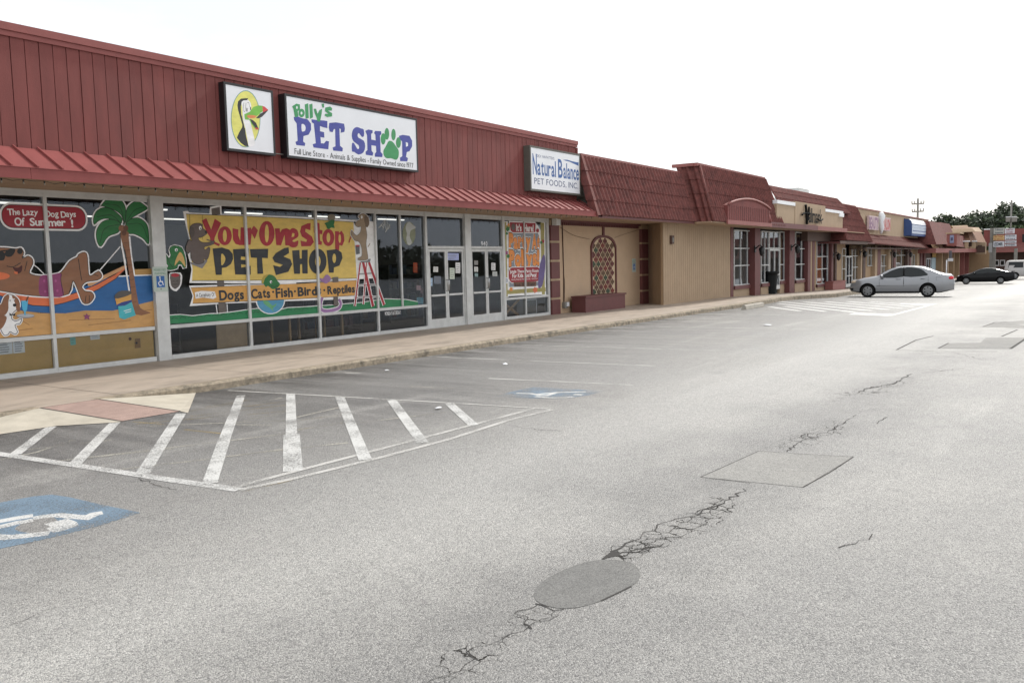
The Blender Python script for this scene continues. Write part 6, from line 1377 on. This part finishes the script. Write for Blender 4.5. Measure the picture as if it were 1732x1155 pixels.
def sedan(name, label, loc, rz, scale, body_m, top, belt, W_, wx, r, win_poly, roofidx, doors, glassm, van=False, low=.2):
    """top: outline (x from the nose, z); belt(x) height of the shoulder; cars face +X locally"""
    t = empty(name, (0, 0, 0), label, 'van' if van else 'car'); t['worldspace'] = 0; Lc = max(p[0] for p in top)
    def topz(x):
        for (a, b), (c, d) in zip(top, top[1:]):
            if a <= x <= c and c > a: return b+(d-b)*(x-a)/(c-a)
        return top[-1][1]
    N_ = 60; rings = []
    for i in range(N_+1):
        x = Lc*i/N_; x = min(max(x, .015), Lc-.015); zt = topz(x); bz = min(belt(x), zt-.02)
        e = min(1, (x+.05)/.55)**.45; e2 = min(1, (Lc-x+.05)/.5)**.45; wd = W_/2*(.70+.30*min(e, 1))*(.78+.22*min(e2, 1))
        zb = low+.10*max(0, 1-x/.5)+.14*max(0, 1-(Lc-x)/.6); cab = max(0, (zt-bz-.05)); tw = wd*(.93-.24*min(1, cab/.45)) if not van else wd*(.95-.06*min(1, cab/.45))
        pr_ = [(0, zb), (wd*.80, zb), (wd*.955, zb+.06), (wd, zb+.24), (wd*1.0, (zb+bz)/2+.03), (wd*.985, bz-.08), (wd*.955, bz)]
        pr_ += [(wd*.955+(tw-wd*.955)*k, bz+(zt-.05-bz)*k**.9) for k in (.33, .66, 1)]
        pr_ += [(tw*.86, zt-.012), (tw*.5, zt+.005), (0, zt+.012)]
        rings.append([(x, y, z) for y, z in pr_])
    k = len(rings[0]); mb = MB(); vs = []; 
    for rg in rings: vs += rg; 
    vs2 = [(x, -y, z) for x, y, z in vs]; nv = len(vs)
    fs = [(i*k+j, (i+1)*k+j, (i+1)*k+j+1, i*k+j+1) for i in range(N_) for j in range(k-1)]
    fs2 = [tuple(nv+a for a in reversed(f)) for f in fs]
    caps = [tuple(range(k)), tuple(reversed([N_*k+j for j in range(k)])), tuple(nv+j for j in reversed(range(k))), tuple(nv+N_*k+j for j in range(k))]
    mb.add(vs+vs2, fs+fs2+caps, body_m, True); bo = mb.build('body', t, loc=(0, 0, 0))
    bmm = bmesh.new(); bmm.from_mesh(bo.data); bmesh.ops.remove_doubles(bmm, verts=bmm.verts, dist=.0005); bmesh.ops.recalc_face_normals(bmm, faces=bmm.faces); bmm.to_mesh(bo.data); bmm.free()
    # wheel arches
    cut = MB()
    for x in wx: cut.tube([(x, -2, r*1.02), (x, -W_*.28, r*1.02)], r*1.19, M['rubber'], 28, smooth=False); cut.tube([(x, W_*.28, r*1.02), (x, 2, r*1.02)], r*1.17, M['rubber'], 28, smooth=False)
    co = cut.build('cut', None); mod = bo.modifiers.new('b', 'BOOLEAN'); mod.operation = 'DIFFERENCE'; mod.solver = 'EXACT'; mod.object = co
    dg = bpy.context.evaluated_depsgraph_get(); dg.update(); ne = bpy.data.meshes.new_from_object(bo.evaluated_get(dg)); bo.modifiers.clear(); bo.data = ne; ne.set_sharp_from_angle(angle=radians(28))
    bpy.data.objects.remove(co)
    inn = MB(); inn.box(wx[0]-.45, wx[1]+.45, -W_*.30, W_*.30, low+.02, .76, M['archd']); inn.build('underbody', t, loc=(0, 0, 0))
    for x in wx:
        for sd_ in (-1, 1): o = wheel(x, sd_*(W_/2-.13), r, t, sd_)
    # glass side windows sit 5 mm proud of the body side
    def side_y(x, z):
        i = min(range(N_+1), key=lambda q: abs(rings[q][0][0]-x)); rg = rings[i]
        for a, b in zip(rg[3:], rg[4:]):
            if a[2] <= z <= b[2] and b[2] > a[2]: return a[1]+(b[1]-a[1])*(z-a[2])/(b[2]-a[2])
        return rg[-3][1]
    for sd_ in (-1, 1):
        for poly in win_poly:
            P_ = smooth_closed([(x, z) for x, z in poly], 3) if len(poly) > 4 and not van else [Vector(p) for p in poly]
            m_ = MB(); pts = [(p.x, sd_*(side_y(p.x, p.y)+.012), p.y) for p in P_]; m_.poly(pts, glassm); m_.build('side_window', t, loc=(0, 0, 0))
        for dx0, dx1, dz in doors:
            m_ = MB()
            for x in (dx0, dx1):
                zz = [low+.12+i*.1 for i in range(int((belt(x)-low-.12)/.1)+1)]; zz.append(belt(x)-.01)
                m_.tube([(x, sd_*(side_y(x, z)-.001), z) for z in zz], .007, M['rubber'], 4)
            m_.build('door_seam', t, loc=(0, 0, 0))
            m_ = MB(); hx = dx1-.22; m_.tube([(hx-.1, sd_*(side_y(hx, dz)+.018), dz), (hx+.1, sd_*(side_y(hx, dz)+.018), dz+.01)], .018, body_m, 6); m_.build('door_handle', t, loc=(0, 0, 0))
    # windscreens
    for (x0, x1) in roofidx:
        pts = []; n_ = 7; z_ = []
        m_ = MB(); vs_ = []
        for q in range(n_+1):
            x = x0+(x1-x0)*q/n_; i = min(range(N_+1), key=lambda c_: abs(rings[c_][0][0]-x)); rg = rings[i]
            for sgn in (-1, -.5, 0, .5, 1): vs_.append((x, sgn*rg[-3][1]*.93, topz(x)+.018-(.012 if abs(sgn) == 1 else 0)))
        m_.add(vs_, [(q*5+j, q*5+j+1, q*5+j+6, q*5+j+5) for q in range(n_) for j in range(4)], glassm, True); m_.build('windscreen', t, loc=(0, 0, 0))
    t.location = loc; t.rotation_euler = (0, 0, rz); t.scale = (scale,)*3
    return t, side_y, rings
def part(mb, name, par): return mb.build(name, par, loc=(0, 0, 0))
# silver sedan. local +x runs from the nose to the tail, so the heading is -x
top1 = [(0, .60), (.03, .66), (.10, .755), (.3, .845), (.6, .915), (.95, .97), (1.2, 1.01), (1.5, 1.2), (1.85, 1.37), (2.1, 1.435), (2.45, 1.468), (2.8, 1.465), (3.2, 1.42), (3.5, 1.32), (3.85, 1.165), (4.08, 1.085), (4.3, 1.06), (4.42, 1.04), (4.47, .93), (4.51, .7), (4.53, .6)]
belt1 = lambda x: .80+.055*min(x, 4)*.95 if x < 3.9 else .80+.055*3.9*.95
A1 = gr(1472.8, 500.4); A2 = gr(1569, 502.6); v = Vector((A2.x-A1.x, A2.y-A1.y)); hd = math.atan2(v.y, v.x)
hd = radians(-83); dist = 1.48
# keep the rear wheel's contact, use true heading of the bays
def place_car(rear_px, wx, W_, scale, hd):
    p = gr(*rear_px); c, s_ = cos(hd), sin(hd); lx, ly = wx[1]*scale, (-(W_/2-.13))*scale      # near side = local -y
    return (p.x-(lx*c-ly*s_), p.y-(lx*s_+ly*c), g(p.x))
SC1 = 1.0
loc1 = place_car((1569, 502.6), (.80, 3.41), 1.70, SC1, hd)
wins1 = [[(1.36, .955), (1.62, 1.15), (1.95, 1.31), (2.33, 1.385), (2.33, .975)], [(2.42, .98), (2.42, 1.39), (2.85, 1.385), (3.13, 1.30), (3.30, 1.16), (3.36, 1.02)]]
car1, sy1, rg1 = sedan('parked_car', 'silver four door sedan parked nose in at the kerb beside the striped area', loc1, hd, SC1, M['silver'], top1, belt1, 1.70, (.80, 3.41), .312, wins1, ((1.28, 2.0), (3.3, 3.98)), ((1.32, 2.37, .86), (2.38, 3.42, .87)), M['cglass'])
for sd_ in (-1, 1):
    m_ = MB(); m_.ball((4.34, sd_*.70, .885), .2, M['red_l'], .75, .62, .5); part(m_, 'tail_lamp', car1)
    m_ = MB(); m_.ball((.27, sd_*.66, .735), .2, M['amber'], 1.15, .62, .42); part(m_, 'headlamp', car1)
    m_ = MB(); m_.ball((1.42, sd_*.90, 1.0), .1, M['silver'], .8, 1.0, .75); m_.tube([(1.42, sd_*.78, .96), (1.42, sd_*.86, .98)], .03, M['rubber'], 6); part(m_, 'door_mirror', car1)
    m_ = MB(); m_.tube([(1.2, sd_*.858, .56), (3.0, sd_*.862, .57)], .014, M['silver'], 6); part(m_, 'side_moulding', car1)
m_ = MB(); m_.box(4.515, 4.535, -.26, .26, .62, .78, M['white']); part(m_, 'licence_plate', car1)
for cr_, zc1, zc2 in ((car1, .36, .46), (car2, .34, .46)) if 0 else ((car1, .34, .44),):
    m_ = MB(); m_.tube([(.10, -.80, .40), (.012, -.45, .40), (.012, .45, .40), (.10, .80, .40)], .055, M['rubber'], 6); part(m_, 'lower_grille', cr_)
    for sd_ in (-1, 1):
        m_ = MB(); m_.tube([(4.0, sd_*.845, .70), (4.2, sd_*.82, .73), (4.45, sd_*.70, .74)], .006, M['rubber'], 4); m_.tube([(.42, sd_*.80, .62), (.46, sd_*.82, .5), (.47, sd_*.82, .36)], .006, M['rubber'], 4); part(m_, 'bumper_seam', cr_)
        m_ = MB(); m_.tube([(1.14, sd_*.80, .235), (3.05, sd_*.80, .235)], .05, M['rubber'], 6); part(m_, 'sill_shade_strip', cr_)  # dark tube standing in for the shade along the sill
        m_ = MB(); m_.tube([(2.375, sd_*.80, 1.0), (2.375, sd_*.66, 1.40)], .03, M['rubber'], 5); part(m_, 'door_pillar', cr_)
m_ = MB(); m_.tube([(3.75, -.84, .93), (3.95, -.838, .93), (3.97, -.838, .78), (3.77, -.842, .78), (3.75, -.84, .93)], .004, M['rubber'], 4); part(m_, 'fuel_flap', car1)
# black sedan
top2 = [(0, .55), (.04, .70), (.25, .80), (.7, .90), (1.1, .98), (1.45, 1.16), (1.85, 1.34), (2.3, 1.43), (2.75, 1.43), (3.15, 1.37), (3.6, 1.24), (4.0, 1.12), (4.35, 1.06), (4.5, 1.04), (4.52, .85), (4.55, .6)]
belt2 = lambda x: .83+.055*min(x, 4)
hd2 = radians(-86); loc2 = place_car((1692, 480.5), (.78, 3.46), 1.72, .97, hd2)
wins2 = [[(1.35, .95), (1.7, 1.17), (2.1, 1.33), (2.42, 1.36), (2.42, 1.0)], [(2.5, 1.0), (2.5, 1.36), (2.9, 1.34), (3.3, 1.22), (3.6, 1.1), (3.5, 1.05)]]
car2, sy2, _ = sedan('parked_car', 'black sedan with a small boot spoiler parked beyond the silver one', loc2, hd2, .97, M['blackcar'], top2, belt2, 1.72, (.78, 3.46), .315, wins2, ((1.2, 2.1), (3.2, 4.0)), ((1.3, 2.44, .88), (2.46, 3.5, .9)), M['cglass'])
m_ = MB(); m_.box(4.28, 4.56, -.62, .62, 1.10, 1.13, M['blackcar']); m_.box(4.38, 4.44, -.5, -.45, 1.04, 1.1, M['blackcar']); m_.box(4.38, 4.44, .45, .5, 1.04, 1.1, M['blackcar']); part(m_, 'spoiler', car2)
for sd_ in (-1, 1):
    m_ = MB(); m_.ball((4.42, sd_*.68, .84), .17, M['red_l'], .5, .55, .5); part(m_, 'tail_lamp', car2); m_ = MB(); m_.ball((.2, sd_*.62, .70), .18, M['chrome'], 1.0, .5, .45); part(m_, 'headlamp', car2)
    m_ = MB(); m_.ball((1.45, sd_*.92, 1.02), .09, M['blackcar'], .8, 1, .7); part(m_, 'door_mirror', car2)
# van
top3 = [(0, .7), (.05, 1.0), (.3, 1.08), (.9, 1.16), (1.0, 1.2), (1.55, 1.85), (1.75, 1.95), (2.2, 2.0), (4.9, 2.0), (5.15, 1.92), (5.3, 1.6), (5.36, 1.1), (5.38, .6)]
belt3 = lambda x: 1.18
p = aX(1736, 467, 104); loc3 = (105, p.y-.2, g(105))
wins3 = [[(1.25, 1.24), (1.62, 1.78), (2.1, 1.82), (2.1, 1.24)], [(2.3, 1.24), (2.3, 1.82), (3.5, 1.82), (3.5, 1.24)], [(3.65, 1.24), (3.65, 1.82), (4.95, 1.82), (5.0, 1.24)]]
hdv = radians(-86)+pi
van, _, _ = sedan('parked_van', 'pale silver full size van at the right edge behind the black sedan', (105, p.y-1.9, g(105)), hdv, 1.0, M['vanp'], top3, belt3, 1.95, (.95, 4.4), .37, wins3, ((1.02, 1.5), ), ((1.15, 2.2, 1.05), (2.22, 3.5, 1.05)), M['cglass'], van=True, low=.35)
tl = aX(1704, 467, 104.0); van.location = (104.9, tl.y-5.0, g(105))
# ================================================================ STREET FURNITURE
# trash can on the walk
p = aZ(1301, 495.5, .05); xx, yy = p.x, p.y; zb = s(xx); t = empty('trash_can', (xx, yy, zb), 'tall black ribbed trash can with a flared rim by the card shop door', 'trash can')
BP = mat('black_plastic_bin', (.006, .008, .009), .6, spec=.2); mb = MB(); n = 32; ri = []
for z, r_ in ((0, .31), (.03, .32), (.90, .385), (.95, .395)): ri.append([(xx+r_*(1+.012*(i % 2))*cos(2*pi*i/n), yy+r_*(1+.012*(i % 2))*sin(2*pi*i/n), zb+z) for i in range(n)])
mb.add(sum(ri, []), [(k*n+i, k*n+(i+1) % n, (k+1)*n+(i+1) % n, (k+1)*n+i) for k in range(3) for i in range(n)]+[tuple(reversed(range(n)))], BP); mb.build('body', t)
mb = MB(); mb.tube([(xx, yy, zb+.95), (xx, yy, zb+.97), (xx, yy, zb+1.08), (xx, yy, zb+1.095)], .4, BP, n, rs=[.395, .45, .48, .46]); mb.build('rim', t)
mb = MB(); mb.tube([(xx, yy, zb+1.096), (xx, yy, zb+1.10)], .3, M['rubber'], n, rs=[.39, .38]); mb.build('opening', t)
# wheel stop
p0, p1 = gr(1258, 524), gr(1289, 519); d = (p1-p0); d.z = 0; Ls = d.length; ag = math.atan2(d.y, d.x)
mb = MB(); hw_ = .09; prf = [(-hw_, 0), (hw_, 0), (hw_*.75, .10), (hw_*.3, .13), (-hw_*.3, .13), (-hw_*.75, .10)]; px_ = Vector((-sin(ag), cos(ag), 0))
base = p0+Vector((0, 0, .003)); mb.prism([tuple(base+px_*a+Vector((0, 0, b*1.25))) for a, b in prf], tuple(d), M['conc']); tag(mb.build('wheel_stop'), 'weathered concrete wheel stop skewed beside the kerb before the far striped area', 'wheel stop')
# litter specks
for (px, py, lab) in ((655, 628, 'crumpled white paper scrap near the kerb below the doors'), (1298, 550.5, 'flat white paper scrap lying out in the middle parking bays'), (742, 692, 'small white scrap beside the last hatch stripe'), (854, 617, 'tiny white scrap beyond the faded parking line')):
    p = gr(px, py); mb = MB(); q = [(p.x+U(-.09, .09), p.y+U(-.07, .07), p.z+.006+U(0, .03)) for _ in range(7)]
    r_ = .06 if px != 1298 else .16; q = [(p.x+r_*cos(a*pi/3)*U(.6, 1.1), p.y+r_*.7*sin(a*pi/3), p.z+.008+U(0, .02)) for a in range(6)]+[(p.x, p.y, p.z+.035)]
    mb.add(q, [(i, (i+1) % 6, 6) for i in range(6)], M['white']); tag(mb.build('paper_scrap'), lab, 'litter', 'paper scraps on the asphalt')

# ================================================================ TREES
def tree(loc, h, r, lab, n=3600, leaf=.6, m=None, grp='trees beyond the far shops', seed=1, trunk_h=.35, flat=.8):
    rnd = random.Random(seed); t = empty('tree', loc, lab, 'tree', grp); x, y, z = loc; tb = MB()
    tb.tube([(x, y, z), (x+.1, y, z+h*.25), (x-.1, y+.1, z+h*.5), (x, y, z+h*.8)], .3, M['bark'], 8, rs=[.035*h, .026*h, .018*h, .006*h]); cl = []
    for i in range(16):
        a = rnd.uniform(0, 2*pi); rr_ = r*rnd.uniform(.25, .95); zz = z+h*rnd.uniform(trunk_h+.08, .93); k = 1-max(0, (zz-z)/h-.62)*1.7
        c_ = Vector((x+rr_*k*cos(a), y+rr_*k*sin(a), zz)); cl.append((c_, r*rnd.uniform(.26, .44)))
        tb.tube([(x, y, z+h*rnd.uniform(.2, .5)), ((x+c_.x)/2, (y+c_.y)/2, (zz+z+h*.4)/2), tuple(c_)], .1, M['bark'], 5, rs=[.012*h, .008*h, .003*h])
    tb.build('trunk', t); lb = MB()
    for i in range(n):
        c_, cr = rnd.choice(cl); u = Vector((rnd.gauss(0, 1), rnd.gauss(0, 1), rnd.gauss(0, 1))).normalized()*cr*(rnd.random()**.35)*rnd.uniform(.8, 1.15); u.z *= flat; p_ = c_+u
        a = Vector((rnd.gauss(0, 1), rnd.gauss(0, 1), rnd.gauss(0, .6))).normalized(); b = a.cross(Vector((rnd.gauss(0, 1), rnd.gauss(0, 1), rnd.gauss(0, 1)))).normalized(); L_ = leaf*rnd.uniform(.5, 1.2)
        mm = (m or M['leaf']) if rnd.random() < .75 else M['leaf2']
        lb.add([p_-a*L_/2, p_+b*L_*.32, p_+a*L_/2, p_-b*L_*.32], [(0, 1, 2, 3)], mm)
    lb.build('crown', t)
def tpx(px, ytop, X, r, lab, **kw):
    p = aX(px, ytop, X); z = -1.2; tree((X, p.y, z), (p.z-z)/1.05, r, lab, **kw)
tpx(1611, 363, 150, 4.2, 'dense rounded dark tree just above the far red tile roofs', seed=3, n=6200, leaf=.62)
tpx(1590, 372, 158, 2.6, 'low dark tree left of the rounded one behind the far roofs', seed=13, n=1800)
tpx(1645, 368, 152, 4.0, 'mid height dark tree between the rounded tree and the tall open one', seed=4, n=5600, leaf=.62)
tpx(1672, 356, 165, 4.6, 'broad dark tree behind the directory sign', seed=5, n=6200, leaf=.62)
tpx(1693, 343, 160, 5.2, 'tallest open topped tree above the directory sign', seed=6, n=6200, leaf=.5, flat=.75)
tpx(1722, 360, 158, 5.0, 'dark tree at the right edge behind the pole sign', seed=7, n=5600, leaf=.62)
tpx(1712, 378, 140, 3.2, 'paler green bush like tree low right behind the directory sign', seed=8, n=2600, m=M['leaf2'])
tpx(1752, 368, 155, 4.6, 'large dark tree running off the right edge', seed=9, n=3200, leaf=.62)
tpx(1630, 376, 165, 4.0, 'low dark tree filling behind the tan roof', seed=10, n=2600, leaf=.62)
tpx(1660, 374, 158, 4.2, 'low dark tree filling left of the directory sign', seed=14, n=2600, leaf=.62)
# wood on the other side of the road, mirrored in the shop glass
random.seed(21); mb = MB()
for i in range(9000):
    x = U(-60, 520); h_ = 5.5+2.2*sin(x*.05)+1.6*sin(x*.13+1)+1.2*sin(x*.31); z = U(-1.5, 1)*.0+U(0, 1)**.7*h_-1; y = -118+U(-7, 7); L_ = U(.8, 1.9)
    a = Vector((random.gauss(0, 1), random.gauss(0, 1), random.gauss(0, 1))).normalized(); b = a.cross(Vector((random.gauss(0, 1), random.gauss(0, 1), 1))).normalized(); p = Vector((x, y, z))
    mb.add([p-a*L_, p+b*L_*.6, p+a*L_, p-b*L_*.6], [(0, 1, 2, 3)], M['leaf'])
mb.box(-60, 520, -126, -124, -1.5, 4.0, M['leaf']); tag(mb.build('roadside_wood'), 'line of dark trees across the road seen only as reflections in the glass', 'trees', kind='stuff')
